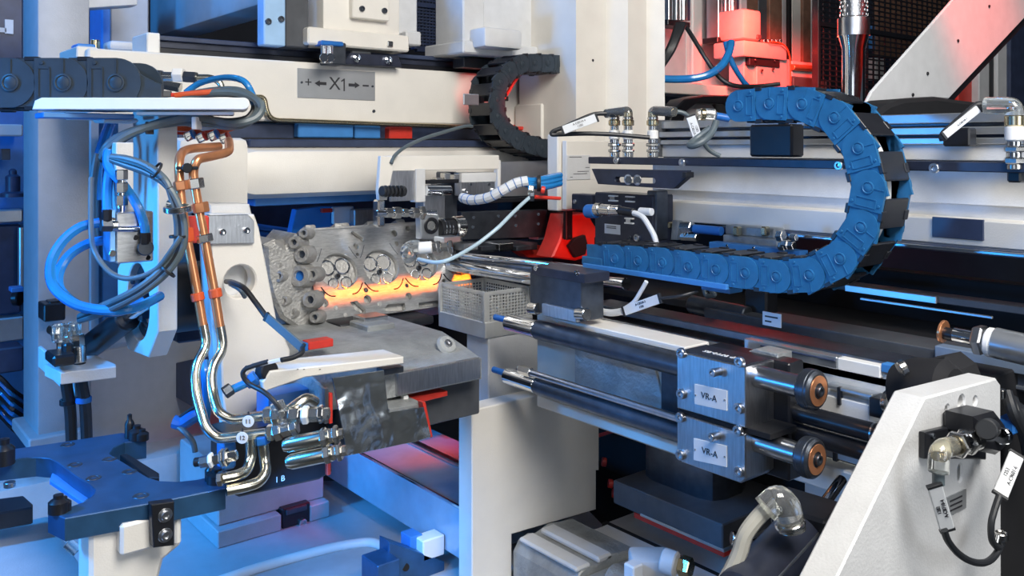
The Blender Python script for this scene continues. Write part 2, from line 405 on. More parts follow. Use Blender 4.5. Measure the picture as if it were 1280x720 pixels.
for k in range(9):
    y = 470 + k*6
    tag(tube('control_wire', None, bluehose if k % 2 else rubber, DD((-25, y - 14, 1.72), (0, y + 2, 1.72 + .01*k), (16, y + 18, 1.74), (31, y + 28, 1.8)), .0045, 6),
        ['thin black wire in the tangled bundle left of the grey column', 'thin blue wire in the tangled bundle left of the grey column'][k % 2], 'wire', ['black', 'blue'][k % 2] + ' wires in the bundle beside the column')
T = thing('valve_terminal', 'dark valve terminal above the wire bundle at the left edge', 'valve block')
boxV('body', T, navy, 1.95, .06, -30, 440, 30, 472, .003)
for k in range(3): cyl('knob', T, rubber, D(2+9*k, 452, 1.82), D(2+9*k, 452, 1.79), .008)
T = thing('rear_wall_bracket', 'dark angled bracket on the cabinet rail at the left edge', 'bracket')
cyl('roller', T, dark, D(18, 372, 1.9), D(26, 372, 1.9), .018); boxV('arm', T, bluep, 1.95, .03, 14, 360, 30, 366)

# rear side panel behind the hoses
T = thing('machine_side_panel', 'grey painted side panel of the machine behind the hydraulic hoses', 'panel')
boxV('panel', T, mgrey, 1.9, .05, 112, 440, 330, 618, .003)
boxV('upper_panel', T, grey, 1.95, .05, 112, 60, 240, 440, .003)
boxV('blue_strip', T, bluep, 1.86, .03, 128, 150, 148, 420, .002)
polyU('duct', T, navy, .62, .12, [(182, 462), (250, 447), (250, 512), (246, 512), (180, 474)])
T = thing('overhead_beam', 'blue grey box beam running overhead above the long cream axis beam', 'beam')
a = PU(187, 48, .66)
box('beam', T, mgrey, (.66, .74, 1.56, a.y, a.z, a.z + .22), .006)
boxV('end_post', T, grey, 2.0, .1, 138, -40, 186, 62, .003)
boxV('blue_post', T, bluep, 1.98, .1, 127, -20, 139, 66, .003)
boxV('small_plate', T, lgrey, 1.7, .05, 137, 50, 185, 62, .006)
cyl('pin', T, brass, D(119, 68, 1.6), D(119, 50, 1.6), .008)
boxV('stop_block', T, bluep, 1.6, .04, 96, 54, 120, 72, .002)
polyV('left_shelf', T, lgrey, 1.8, .05, [(90, -30), (172, -30), (172, 6), (110, 10), (90, 2)])
T = thing('screwed_blue_plate', 'upright blue lit plate with two screws at the top edge', 'plate')
boxV('plate', T, mat('plate_paint_blue_light', (.35, .55, .80), .35), 1.47, .03, 330, -40, 357, 56, .002)  # pale blue stands in for blue light falling on the plate
boxV('side_web', T, dgrey, 1.49, .04, 357, -40, 386, 58, .002)
for x, y in ((335, 27), (351, 24)): scV(T, 1.47, x, y, .0055, 'dark')

# ------------------------------------------------------------------ the long cream X1 beam
BV = 1.5
T = thing('linear_axis_beam', 'long cream linear axis beam carrying a grey nameplate with arrows', 'axis beam')
z1 = PV(420, 80, BV).z; z0 = PV(420, 153, BV).z; u0 = PV(110, 66, BV).x; u1 = PV(740, 100, BV).x
box('beam', T, cream, (u0, u1, BV, BV + .16, z0, z1), .003)
box('end_lug', T, cream, (u0 - .012, u0 + .02, BV + .02, BV + .14, z1 - .015, z1 + .004), .002)
zr = z1
for k, (dv, m_, zz, hh) in enumerate(((.03, dark, 0, .012), (.036, burn, .012, .012), (.028, navy, .024, .008))):
    box('guide_rail', T, m_, (PV(196, 60, BV).x, u1, BV + dv, BV + dv + .05, zr + zz, zr + zz + hh), .001)
box('rail_clamp', T, white, (PV(192, 60, BV).x - .006, PV(204, 60, BV).x, BV + .015, BV + .1, zr, zr + .034), .002)
boxV('rear_rail', T, gunm, BV + .09, .03, 200, 50, 740, 62)
np_ = polyV('name_plate', T, silver, BV - .0015, .0015, [(372, 85), (469, 90), (469, 126), (372, 122)])
textV(np_, 'X', BV - .0019, 418.5, 105.2, .034)
me = prism2([[(0, -.0118), (.0026, -.0118), (.0026, .0118), (.0006, .0118), (-.0052, .0075), (-.0046, .0052), (0, .0078)]], .0008, .0001); me.transform(Matrix.Translation(PV(429.5, 106, BV - .0019)) @ MV(0, 0)); put('lettering', np_, ink, me)
me = textmesh('+', .026); me.transform(Matrix.Translation(PV(385.5, 103.5, BV - .0019)) @ MV(0, 0)); put('lettering', np_, ink, me)
arr = lambda d: [(-.0115*d, -.0028), (.002*d, -.0028), (.002*d, -.0058), (.0125*d, 0), (.002*d, .0058), (.002*d, .0028), (-.0115*d, .0028)]
for d, x, y in ((-1, 401, 104.3), (1, 442.5, 106.4)):
    lp = arr(d); lp = lp if d > 0 else lp[::-1]
    me = prism2([lp], .0008, .0001); me.transform(Matrix.Translation(PV(x, y, BV - .0019)) @ MV(0, 0)); put('arrow', np_, ink, me)
boxV('dash', np_, ink, BV - .0021, .0006, 453.5, 106, 461, 108, .0001)
for x, y in ((377, 103), (465.5, 108)): scV(np_, BV - .0015, x, y, .0022, 'dark')
scV(T, BV, 467, 139, .003, 'dark')
pipe('conduit', T, brass, [PV(318, 121, BV - .012), PV(330, 121, BV - .012), PV(336, 150, BV - .012), PV(590, 159, BV - .012)], .0045, .02)
boxV('lower_rail', T, navy, BV + .02, .1, 222, 152, 740, 176, .002)
boxV('lower_slide', T, dark, BV - .01, .05, 300, 172, 720, 180, .001)
boxV('blue_cover', T, bluep, BV - .002, .02, 373, 154, 442, 172, .002)
boxV('blue_cover', T, bluep, BV + .004, .02, 444, 157, 476, 173, .002)
boxV('limit_switch', T, redm, BV + .002, .02, 487, 159, 516, 174, .002)
# square tube and rounded panel near the white column
boxV('end_panel', T, cream, BV - .006, .01, 628, 98, 722, 158, .004)
T2 = thing('square_tube_end', 'cream square tube end opening beside the red grille', 'tube')
polyV('sleeve', T2, cream, 1.40, .09, [(677, 131), (681, 128), (722, 128), (722, 172), (677, 175)], [[(683, 134), (699, 132), (699, 166), (683, 168)]], .003)
T2 = thing('red_ventilation_grille', 'red lit slotted grille below the long cream beam', 'grille')
for k in range(4): boxV('slat', T2, redm, 1.46, .02, 643, 158 + k*6, 676, 162 + k*6, .001)  # red light on the slats and backing is painted as their colour
boxV('backing', T2, redm, 1.49, .02, 638, 156, 700, 184, .001)

# carriage riding on the rail
T = thing('beam_carriage', 'cream carriage block with two dark screws riding on the beam rail', 'carriage')
boxV('foot', T, cream, 1.47, .12, 385, 33, 512, 55, .003)
boxV('tower', T, cream, 1.49, .1, 404, -40, 500, 36, .004)
boxV('front_plate', T, cream, 1.475, .02, 441, -40, 487, 22, .002)
boxV('rear_step', T, lgrey, 1.52, .09, 488, -40, 522, 42, .003)
boxV('rear_corner', T, lgrey, 1.50, .09, 508, 38, 527, 56, .003)
for x, y in ((452, 11), (480, 13.5)): scV(T, 1.475, x, y, .0055, 'dark')
polyV('wiper_cleat', T, burn, 1.475, .04, [(430, 78), (438, 66), (498, 70), (503, 84), (430, 80)])
for x, y in ((444.5, 73), (484, 75.5)): 
    lathe('screw_boss', T, chrome, PV(x, y, 1.475), NV, [(0, 0), (.008, 0), (.008, .006), (.004, .008), (0, .006)])
boxV('rail_gap_block', T, lgrey, 1.52, .05, 440, 52, 464, 67)
boxV('clip', T, nickel, 1.465, .008, 485, 51, 492, 58)
T = thing('proximity_switch', 'shiny metal proximity switch with blue top clamped beside the carriage', 'sensor')
boxV('clamp', T, gunm, 1.46, .04, 412, 52, 433, 80, .002)
boxV('cap', T, bluem, 1.455, .03, 402, 50, 430, 56, .002)
for x in (405, 412): cyl('barrel', T, chrome, PV(x, 57, 1.45), PV(x, 79, 1.45), .0065)
for x in (405, 413): cyl('head', T, chrome, PV(x, 72, 1.443), PV(x, 72, 1.436), .008)

# ------------------------------------------------------------------ large energy chain and its tray, left
CV = 1.2
T = thing('cable_chain_tray', 'cream support tray under the big dark energy chain', 'tray')
tq = 1.10
def tray_bar(name, m, x0, y0, x1, y1, t, dep, rnd):
    k = t/F; w_ = (x1 - x0)*k; h_ = (y1 - y0)*k; rr = h_/2
    lp = [(0, -rr), (w_ - rr, -rr)] + [(w_ - rr + rr*math.cos(a), rr*math.sin(a)) for a in [(-math.pi/2 + math.pi*i/10) for i in range(11)]] + [(rnd, rr), (rnd*.3, rr*.5)]
    me = prism2([lp], dep, .001); o = D(x0, (y0+y1)/2, t)
    me.transform(Matrix.Translation(o + Vector((.36, .933, 0))*dep/2) @ Matrix((RT, UPV, -Vector((.36, .933, 0)))).transposed().to_4x4()); return put(name, T, m, me)
tray_bar('tray', white, 40, 122, 312, 137, 1.09, .09, .012)
tray_bar('lower_lip', white, 170, 139.5, 293, 143.5, 1.11, .05, .001)
boxV('hanger', T, bluep, CV + .0, .05, 54, 140, 168, 147, .001)
boxV('hanger_foot', T, lgrey, CV + .02, .05, 128, 147, 174, 153, .004)
T = thing('energy_chain', 'big dark plastic energy chain lying on the cream tray', 'cable chain')
tq = 1.11; kq = tq/F; WCH = .07; hq = 62*kq
pts = [D(146 - 66*k, 103.5, tq) + FW*WCH/2 for k in range(4)][::-1]
chain(T, pts, FW, WCH, hq, plastic, dark, .0022)
lp = [(22*kq, -31*kq), (56*kq, -31*kq), (56*kq, -2*kq), (45*kq, 2*kq), (26*kq, 12*kq), (10*kq, 24*kq), (10*kq, -31*kq)]
me = prism2([lp], .006, .0008); me.transform(Matrix.Translation(D(146, 103.5, tq) + FW*.003) @ Matrix((RT, UPV, RT.cross(UPV))).transposed().to_4x4()); put('end_bracket', T, plastic, me)
# fittings and pipes right behind the chain end
T = thing('pipe_coupling', 'grey screwed pipe coupling with white nut behind the big energy chain', 'coupling')
tt = 1.3
cyl('tube_stub', T, nickel, D(172, 92, tt), D(190, 95, tt), .006)
hexn('nut', T, gunm, D(188, 95, tt), D(203, 95.5, tt), .010)
cyl('sleeve', T, nickel, D(203, 95.5, tt), D(217, 96, tt), .007)
hexn('white_nut', T, white, D(217, 94, tt), D(230, 94, tt), .011)
hexn('nut', T, gunm, D(230, 96, tt), D(246, 97, tt), .009)
pipe('bent_tube', T, pipes, DD((246, 97, tt), (264, 97, tt), (276, 103, tt), (279, 120, tt)), .005, .02)
hexn('lower_nut', T, nickel, D(205, 106, tt + .03), D(226, 110, tt + .03), .008)
T = thing('terminal_strip', 'small dark terminal strip at the end of the chain tray', 'connector')
boxV('body', T, dgrey, 1.22, .02, 202, 113, 215, 121, .001)
boxV('red_marker', T, redm, 1.218, .004, 214, 116, 222, 121, .0005)
tag(tube('air_hose', None, bluehose, DD((232, 116, 1.24), (250, 104, 1.24), (280, 97, 1.22), (304, 101, 1.2), (315, 117, 1.2), (318, 128, 1.21)), .0045),
    'short blue hose arching over the end of the cream tray', 'hose')
tag(tube('signal_cable', None, orange, DD((219, 119.5, 1.19), (240, 117, 1.19), (262, 115, 1.19), (290, 112, 1.2)), .004), 'orange cable lying on the end of the cream tray', 'cable')
# grey cable bundle looping around the tray end and back under it
for k in range(4):
    dx, dy, dt = [(0, 0, 0), (5, 3.5, .012), (-4, 5, -.008), (2, 8, .02)][k]
    pp = [(225 - dx, 121 + dy*.2, 1.20 + dt), (262, 114 + dy*.4, 1.20 + dt), (296 - dx*.3, 113 + dy*.6, 1.19 + dt), (318 - dx*.7 , 123 + dy*.4, 1.17 + dt), (323 - dx, 137, 1.16 + dt), (312 - dx, 152 - dy*.5, 1.15 + dt), (286, 158 - dy*.7, 1.14 + dt), (246, 152 - dy*.6 + 2*dx*.3, 1.14 + dt),
          (205, 155 - dy*.4, 1.13 + dt), (165, 164 + dy*.4, 1.12 + dt), (138, 178 + dy, 1.12 + dt), (128, 192 + dy, 1.13 + dt)]
    o = tube('machine_cable', None, greyrub if k % 2 == 0 else rubber, DD(*pp), .0052, 8)
    tag(o, ['grey cable innermost in the bundle looping round the tray end', 'black cable outermost in the bundle looping round the tray end', 'grey cable nearest the viewer in the bundle round the tray end', 'black cable lowest in the bundle under the tray'][k], 'cable', 'cables looping round the end of the tray')
T = thing('cable_tie', 'pale cable tie round the cable bundle under the tray', 'cable tie'); 
obox('strap', T, lab, D(246, 154, 1.128), CAMR, FW, UPV, .006, .022, .016, .001)
T = thing('black_cable_tie', 'black cable tie round the cable bundle where it curves down', 'cable tie')
obox('strap', T, rubber, D(187, 160, 1.125), CAMR, FW, UPV, .003, .022, .016, .001)
for k, (dy, c) in enumerate(((0, orange), (4, redm), (-3, orange))):
    tag(tube('thin_wire', None, c, DD((200, 160 + dy, 1.2), (235, 163 + dy, 1.2), (265, 166 - dy*.5, 1.2), (300, 158, 1.2), (316, 146, 1.19)), .0022, 6),
        ['middle orange wire of the three sagging under the cable bundle', 'lowest red wire of the three sagging under the cable bundle', 'uppermost orange wire of the three sagging under the cable bundle'][k], 'wire', 'red wires under the cable bundle')

# ------------------------------------------------------------------ upright bracket with round opening, drive drum and arm
T = thing('bearing_bracket', 'tall cream bracket plate with an octagonal foot and a round opening', 'bracket')
polyU('plate', T, cream, .368, .026, [(197, 125), (197, 415), (185, 447), (160, 437), (147, 393), (147, 335), (166, 297), (166, 125)], [('c', 172, 377, .054)], .0015)
pc = PU(172, 377, .368)
ring('bearing_ring', T, gunm, pc + Vector((.018, 0, 0)), NU, .0535, .038, .008)
T = thing('rotary_drive', 'black drum shaped rotary drive between bracket and swivel arm', 'drive')
cyl('drum', T, dark, pc + Vector((.03, 0, 0)), pc + Vector((.13, 0, 0)), .05, 28)
cyl('hub', T, navy, pc + Vector((-.004, 0, 0)), pc + Vector((.03, 0, 0)), .026, 20)
cyl('flange', T, gunm, pc + Vector((.10, 0, 0)), pc + Vector((.112, 0, 0)), .056, 28)
for k in range(5):
    a = k*1.256; screw(T, pc + Vector((-.002, .03*math.cos(a), .03*math.sin(a))), NU, .005, 'dark')
boxV('blue_housing', T, bluep, 1.33, .06, 222, 316, 240, 334, .003); boxV('lower_housing', T, navy, 1.36, .05, 222, 395, 272, 430, .003)
AV = 1.12
T = thing('swivel_arm', 'cream swivel arm with round cable opening left of the engine part', 'arm')
polyV('arm', T, cream, AV, .03, [(262, 268), (318, 268), (324, 285), (346, 400), (363, 438), (362, 452), (345, 480), (313, 520), (286, 546), (279, 500), (276, 440), (272, 380), (264, 320)], [('c', 300, 352, .0215)], .002)
polyV('rear_arm', T, lgrey, AV + .032, .05, [(262, 255), (312, 255), (320, 290), (338, 400), (345, 438), (310, 470), (280, 480), (270, 400)], (), .002)
polyV('steel_plate', T, brushed, AV - .006, .006, [(230, 270), (310, 268), (318, 276), (318, 304), (262, 305), (230, 300)], (), .0008)
for x, y in ((278, 290), (308, 288)): scV(T, AV - .006, x, y, .0042, 'chrome')
T = thing('cross_tube', 'thick cream rounded cross tube behind the engine part', 'tube')
box('tube', T, cream, (PV(300, 200, 1.42).x, PV(668, 200, 1.42).x, 1.42, 1.54, PV(420, 246, 1.42).z, PV(420, 183, 1.42).z), .03)
boxV('end_block', T, cream, 1.36, .16, 223, 172, 313, 268, .012)
boxV('lower_strip', T, bluep, 1.47, .05, 318, 246, 476, 258, .002)
boxV('upper_strip', T, navy, 1.44, .05, 312, 174, 700, 184, .002)
T = thing('rear_machine_panel', 'dark blue panel far behind the engine part', 'panel')
boxV('panel', T, navy, 2.05, .04, 225, 255, 660, 560, .002)
for y in (283, 291, 296): cyl('rod', T, bluep, PV(318, y, 1.9), PV(370, y + 7, 1.9), .007)
T = thing('blue_gusset', 'bright blue curved gusset plate rising behind the engine part', 'plate')
polyV('gusset', T, mat('bright_blue_paint', (.03, .25, .68), .4), 1.6, .02, [(352, 345), (362, 300), (370, 262), (402, 258), (443, 258), (443, 345)])
boxV('inspection_plate', T, white, 1.585, .01, 417, 259, 442, 280, .001)
boxV('red_tab', T, redm, 1.58, .01, 403, 261, 416, 266, .001)
boxV('steel_backing', T, brushed, 1.56, .02, 443, 262, 480, 312, .002)

# ------------------------------------------------------------------ valve block and hoses
T = thing('valve_block', 'grey aluminium valve block with black fittings and hoses', 'valve block')
VV = 1.13
boxV('body', T, milled, VV, .03, 145, 266, 192, 330, .0015)
boxV('side_manifold', T, mat('pale_blue_anodised', (.2, .45, .8), .3, .6), VV + .002, .03, 137, 262, 145, 328, .001)
boxV('rear_plate', T, lgrey, VV + .03, .02, 145, 178, 167, 268, .001)
cyl('rod', T, chrome, PV(144, 286, VV - .004), PV(180, 286, VV - .004), .0038)
hexn('banjo', T, gunm, PV(126, 282, VV - .008), PV(140, 282, VV - .008), .008)
cyl('ring_nut', T, nickel, PV(139, 282, VV - .008), PV(147, 282, VV - .008), .0065)
cyl('plug', T, gunm, PV(182, 310, VV), PV(182, 310, VV - .014), .0095)
hexn('hose_nut', T, dark, PV(181.5, 305, VV - .01), PV(181.5, 291, VV - .01), .0065)
hexn('upper_hose_nut', T, dark, PV(134, 276, VV - .01), PV(134, 262, VV - .01), .0055)
for x, y in ((169.5, 297), (185, 322)): cyl('port', T, void, PV(x, y, VV + .004), PV(x, y, VV - .0006), .0032)
for x, y in ((152, 250), (152, 234), (152, 218)):
    hexn('fitting', T, nickel, PV(x, y + 7, VV + .012), PV(x, y - 6, VV + .012), .0075); cyl('fitting_neck', T, chrome, PV(x, y + 18, VV + .012), PV(x, y + 6, VV + .012), .005)
for x, y in ((141, 276), (141, 317)): cyl('side_screw', T, nickel, PV(x, y, VV), PV(x, y, VV - .005), .004)
def hose(label, pts, r=.0062, m=bluehose, name='pneumatic_hose', cat='hose', group=None):
    return tag(tube(name, None, m, DD(*pts), r, 10), label, cat, group)
hose('thick blue hose making the outer loop left of the valve block', [(125, 278, 1.1), (100, 284, 1.09), (78, 302, 1.08), (64, 328, 1.07), (66, 356, 1.06), (88, 377, 1.05), (115, 386, 1.05), (148, 388, 1.05), (176, 382, 1.07), (200, 370, 1.12)], .0062)
hose('thick blue hose making the inner loop left of the valve block', [(136, 300, 1.11), (112, 304, 1.11), (88, 318, 1.1), (74, 340, 1.09), (75, 362, 1.08), (95, 380, 1.07), (122, 389, 1.07), (150, 389, 1.08), (180, 377, 1.1)], .0062)
hose('blue hose curving down from the left bundle into the valve block plug', [(146, 172, 1.13), (135, 192, 1.11), (137, 212, 1.10), (155, 232, 1.09), (172, 258, 1.08), (180, 280, 1.08), (181.5, 294, 1.08)], .0058)
hose('straight blue hose rising from the upper fitting of the valve block', [(134, 265, 1.08), (134, 240, 1.09), (136, 218, 1.1), (141, 196, 1.12), (141, 180, 1.14)], .006)
hose('blue hose behind the dark cables at the left column', [(121, 250, 1.2), (121, 220, 1.2), (124, 196, 1.2), (132, 170, 1.22), (140, 150, 1.25)], .007)
hose('dark hose hanging beside the left column', [(117, 300, 1.19), (116, 262, 1.18), (117, 225, 1.17), (122, 192, 1.17)], .005, greyrub)
for k in range(3):
    o = (k-1)*4
    hose(['innermost grey cable of the large loop around the valve block', 'middle black cable of the large loop around the valve block', 'outermost grey cable of the large loop around the valve block'][k], [(140, 198 + o*.4, 1.06), (160, 203 + o, 1.05), (185, 212 + o, 1.04), (207, 228 + o*.5, 1.03), (219 + o*.6, 252, 1.03), (226 + o, 280, 1.03), (224 + o, 310, 1.03), (208 + o*.7, 336 + o*.5, 1.03), (180 + o*.4, 360 + o*.7, 1.03), (150, 377 + o, 1.04), (125, 388 + o, 1.06), (100, 398 + o*.5, 1.08)], .0045, [greyrub, rubber, greyrub][k], 'loop_cable', 'cable', 'cables in the large hanging loop')
hose('thin grey cable dangling below the valve block', [(114, 222, 1.1), (114, 290, 1.08), (120, 318, 1.06), (140, 342, 1.05), (165, 348, 1.04), (195, 337, 1.03), (215, 312, 1.02), (226, 296, 1.02)], .0032, greyrub, 'thin_cable', 'cable')
T = thing('p_clip', 'nickel clip holding the looped cables beside the copper coloured tubes', 'clip')
ring('band', T, nickel, D(222, 257, 1.02), (.1, .1, -1), .016, .0125, .007); cyl('stud', T, nickel, D(209, 254, 1.03), D(216, 255, 1.03), .004)
for i, (x, y) in enumerate(((194, 212), (223, 297), (211, 338))):
    T = thing('loop_tie', ['black tie on the upper arc of the hanging cable loop', 'black tie on the straight right side of the cable loop', 'black tie on the lower arc of the hanging cable loop'][i], 'cable tie')
    d = [Vector((.8, 0, -.5)), Vector((0, 0, 1)), Vector((-.6, .2, -.7))][i]
    ring('strap', T, rubber, D(x, y, 1.03), d, .0105, .009, .003)
# pneumatic cylinder, shelf bracket and two hoses with elbows
T = thing('pneumatic_cylinder', 'black pneumatic cylinder slanting up behind the shelf bracket', 'cylinder')
a, b = D(103, 440, 1.3), D(160, 397, 1.22)
cyl('barrel', T, dark, a, b, .018); cyl('rod', T, chrome, b, D(186, 380, 1.2), .007); hexn('end_cap', T, nickel, D(101, 442, 1.303), D(108, 436, 1.293), .019)
T = thing('shelf_bracket', 'light grey shelf bracket under the elbow fittings', 'bracket')
polyZ('shelf', T, lgrey, PV(80, 462, 1.3).z, .016, [(56, 456), (76, 466), (145, 458), (145, 455), (120, 444), (70, 446)])
box('web', T, lgrey, (PV(92, 480, 1.36).x, PV(98, 480, 1.36).x, 1.36, 1.6, PV(92, 500, 1.36).z, PV(92, 470, 1.36).z))
boxV('clevis', T, dark, 1.28, .05, 66, 446, 96, 460, .003)
boxV('clevis_ear', T, dark, 1.3, .02, 80, 430, 92, 446, .003)
T = thing('cable_gland_box', 'small black junction box on the left column', 'box')
boxV('box', T, dark, 1.7, .05, 55, 381, 82, 403, .002); boxV('plug', T, dark, 1.71, .03, 62, 377, 75, 382, .001)
for i, (x, y, lb) in enumerate(((75, 416, 'left of the twin elbow fittings with black hose on the shelf bracket'), (94, 413, 'right of the twin elbow fittings with black hose on the shelf bracket'))):
    T = thing('hydraulic_hose', lb, 'hose'); q = 1.22
    lathe('elbow_ball', T, nickel, D(x - 3, y - 1, q), NZ, [(0, -.01), (.007, -.008), (.01, 0), (.007, .008), (0, .01)])
    cyl('union', T, nickel, D(x - 10, y - 4, q + .04), D(x, y - 1, q), .0075)
    hexn('nut', T, nickel, D(x + 3, y + 4, q - .003), D(x + 4, y + 20, q - .003), .0085)
    cyl('ferrule', T, nickel, D(x + 4, y + 19, q - .003), D(x + 5, y + 40, q - .004), .0095)
    tube('hose', T, rubber, DD((x + 5, y + 39, q - .004), (x + 8, y + 65, q), (x + 13, y + 100, q + .02), (x + 15, y + 160, q + .05)), .0078)
    ring('clip', T, bluem if i else dark, D(x + 9.5 + i, y + 90, q + .012), NZ, .0105, .008, .008)
boxV('wall_plate', T, clear, 1.32, .01, 66, 406, 102, 430, .002)

for i, (x, y) in enumerate(((232, 172), (247, 174), (262, 172), (276, 175))):
    T = thing('push_fitting', ['first', 'second', 'third', 'fourth'][i] + ' clear push fitting from the left above the copper coloured tubes', 'fitting')
    cyl('body', T, clear, D(x, y, 1.19), D(x + 9, y - 4, 1.19), .0065); cyl('ring', T, redm if i % 2 else bluem, D(x + 8, y - 3.6, 1.19), D(x + 11, y - 5, 1.19), .007)

# ================================================================== centre
# copper coloured tubes running down in front of the swivel arm
def hyd(label, up, low, nuts, band):
    T = thing('hydraulic_tube', label, 'tube')
    pipe('copper_red_light_tube', T, copper, DD(*up), .0056, .03); pipe('bent_tube', T, pipes, DD(*low), .0058, .035)  # copper colour on the upper run imitates reflected red light
    for (x0, y0, x1, y1, t, m_) in nuts: hexn('union_nut', T, m_, D(x0, y0, t), D(x1, y1, t), .0095)
    for (x0, y0, x1, y1, t) in band: cyl('plastic_band', T, orange, D(x0, y0, t), D(x1, y1, t), .0078)
    return T
hyd('left tube with red light painted on as copper, bending down past the swivel arm, tagged 12 below',
    [(275, 183, 1.14), (232, 186, 1.1), (223, 196, 1.06), (225, 240, 1.05), (232, 290, 1.05), (243, 345, 1.05), (254, 408, 1.05)],
    [(254, 406, 1.05), (259, 432, 1.05), (244, 456, 1.03), (244, 490, 1.02), (257, 535, 1.0), (272, 549, 1.0), (336, 541, 1.0)],
    [(226, 226, 228, 238, 1.05, copper), (231, 285, 233, 303, 1.05, orange), (334, 541, 343, 540, 1.0, nickel)], [(246, 366, 248, 376, 1.05)])
hyd('right tube with red light painted on as copper, bending down past the swivel arm, tagged 11 below',
    [(286, 176, 1.14), (287, 190, 1.1), (266, 195, 1.08), (246, 199, 1.05), (241, 214, 1.05), (247, 255, 1.05), (256, 300, 1.05), (267, 360, 1.05), (275, 410, 1.05)],
    [(275, 408, 1.05), (280, 436, 1.05), (264, 460, 1.03), (265, 490, 1.02), (273, 516, 1.0), (290, 525, 1.0), (333, 519, 1.0)],
    [(244, 223, 246, 236, 1.05, nickel), (250, 253, 252, 266, 1.05, copper), (255, 293, 257, 303, 1.05, nickel), (330, 519, 341, 518, 1.0, nickel)], [(268, 361, 270, 372, 1.05)])
T = thing('tube_clamp', 'dark cable tie joining the two copper coloured tubes', 'clamp')
obox('strap', T, rubber, D(234, 210, 1.045), CAMR, FW, UPV, .026, .004, .004, .001); cyl('spacer', T, dark, D(234, 210, 1.06), D(234, 210, 1.04), .006)
T = thing('tube_bracket', 'orange lit clamp bracket holding the copper coloured tubes on the steel plate', 'bracket')
boxV('plate', T, redm, 1.095, .015, 232, 271, 262, 305, .002)  # orange light on the bracket painted as a red colour
# white round tags
for (x, y, s, lb) in ((310.5, 526.5, '11', 'white round tag printed 11 hanging on the upper tube'), (303, 547, '12', 'white round tag printed 12 hanging on the lower tube')):
    T = thing('number_tag', lb, 'tag'); p = D(x, y, .985)
    lathe('disc', T, lab, p, -FW, cprof(.0066, .0015, .0003)); texto(T, s, p - FW*.0018, CAMR, UPV, .007)
    cyl('tie', T, rubber, D(x, y - 7, .985), D(x, y - 11, .992), .0012, 8)
# fittings group
T = thing('hydraulic_fitting', 'row of nickel hydraulic fittings with clear elbow and white ring', 'fitting')
q = .99
tube('clear_elbow', T, clear, DD((346, 503, q), (352, 518, q), (358, 530, q)), .008)
for (x0, x1, r, m_) in ((341, 350, .010, nickel), (350, 362, .0075, chrome), (362, 374, .010, nickel), (374, 378, .0085, chrome), (378, 386, .0105, white), (386, 398, .0085, nickel), (398, 404, .0105, chrome), (404, 412, .007, nickel)):
    y = lambda x: 519 - (x - 341)*.06 + (6 if x > 341 else 0)*0
    hexn('nut', T, m_, D(x0, y(x0) + 2, q), D(x1, y(x1) + 2, q), r)
for (x0, x1, r) in ((343, 352, .010), (352, 364, .008), (364, 372, .0095)):
    hexn('lower_nut', T, nickel, D(x0, 541 - (x0-343)*.3, q), D(x1, 541 - (x1-343)*.3, q), r)
boxV('banjo_body', T, nickel, 1.0, .03, 352, 512, 366, 540, .003)
pipe('short_tube', T, pipes, DD((352, 520, 1.0), (368, 508, 1.0), (384, 497, 1.01), (394, 503, 1.02)), .0065)
boxV('rear_manifold', T, bluep, 1.06, .04, 335, 495, 415, 545, .004)
for i, (x, y) in enumerate(((357, 556), (361, 577))):
    T = thing('return_tube', ['upper thick zinc tube stub with nickel nuts beside the bent guard', 'lower thick zinc tube stub with nickel nuts beside the bent guard'][i], 'tube')
    lathe('rounded_end', T, pipes, D(x + 4, y, .97), D(x + 52, y - 10, .97) - D(x + 4, y, .97), [(0, -.0085), (.006, -.006), (.0085, 0), (.0085, .046), (0, .046)])
    for (a, b, r) in ((44, 52, .0105), (52, 60, .008), (60, 66, .0105), (66, 72, .006)):
        hexn('nut', T, nickel, D(x + a, y - a*.2, .97), D(x + b, y - b*.2, .97), r)
T = thing('drain_tube', 'zinc tube bending down below the tag printed 12', 'tube')
pipe('tube', T, pipes, DD((313, 548, .99), (314, 572, .99), (309, 588, .98), (298, 594, .97), (277, 598, .96)), .006, .03)
hexn('nut', T, nickel, D(272, 599, .96), D(279, 598, .96), .008)
T = thing('return_bend', 'zinc tube with red sheen curving down beside the dark block', 'tube')
pipe('tube', T, pipes, DD((328, 548, 1.0), (331, 575, 1.0), (333, 590, .99), (324, 603, .98), (308, 608, .97), (283, 613, .96)), .0062, .03)
hexn('elbow_nut', T, bluem, D(327, 545, 1.0), D(328, 555, 1.0), .009)
boxV('red_plug', T, redm, .95, .01, 290, 612, 296, 618, .001); boxV('foot_clip', T, bluem, .95, .012, 300, 608, 312, 618, .001)
T = thing('inductive_sensor', 'threaded nickel sensor pointing left below the zinc tubes', 'sensor')
cyl('tip', T, dark, D(243, 578, .97), D(251, 577, .97), .005)
for a, b, r, m_ in ((250, 262, .0065, nickel), (262, 266, .0085, white), (266, 276, .0055, chrome), (276, 280, .010, nickel), (281, 285, .010, nickel), (285, 296, .006, chrome)):
    hexn('nut', T, m_, D(a, 578 - (a-250)*.2, .97), D(b, 578 - (b-250)*.2, .97), r)
boxV('holder', T, bluep, .99, .02, 278, 556, 296, 590, .003)
T = thing('sensor_plug', 'blue plug with short cut grey cable left of the bent tubes', 'plug')
tube('plug', T, bluem, DD((217, 527, 1.06), (228, 529, 1.06), (240, 522, 1.06), (256, 512, 1.07)), .008); tube('cable', T, greyrub, DD((219, 530, 1.06), (232, 541, 1.05), (241, 552, 1.05), (244, 565, 1.05)), .0033)
tube('wire', T, rubber, DD((222, 524, 1.06), (238, 512, 1.06), (250, 506, 1.06)), .002)
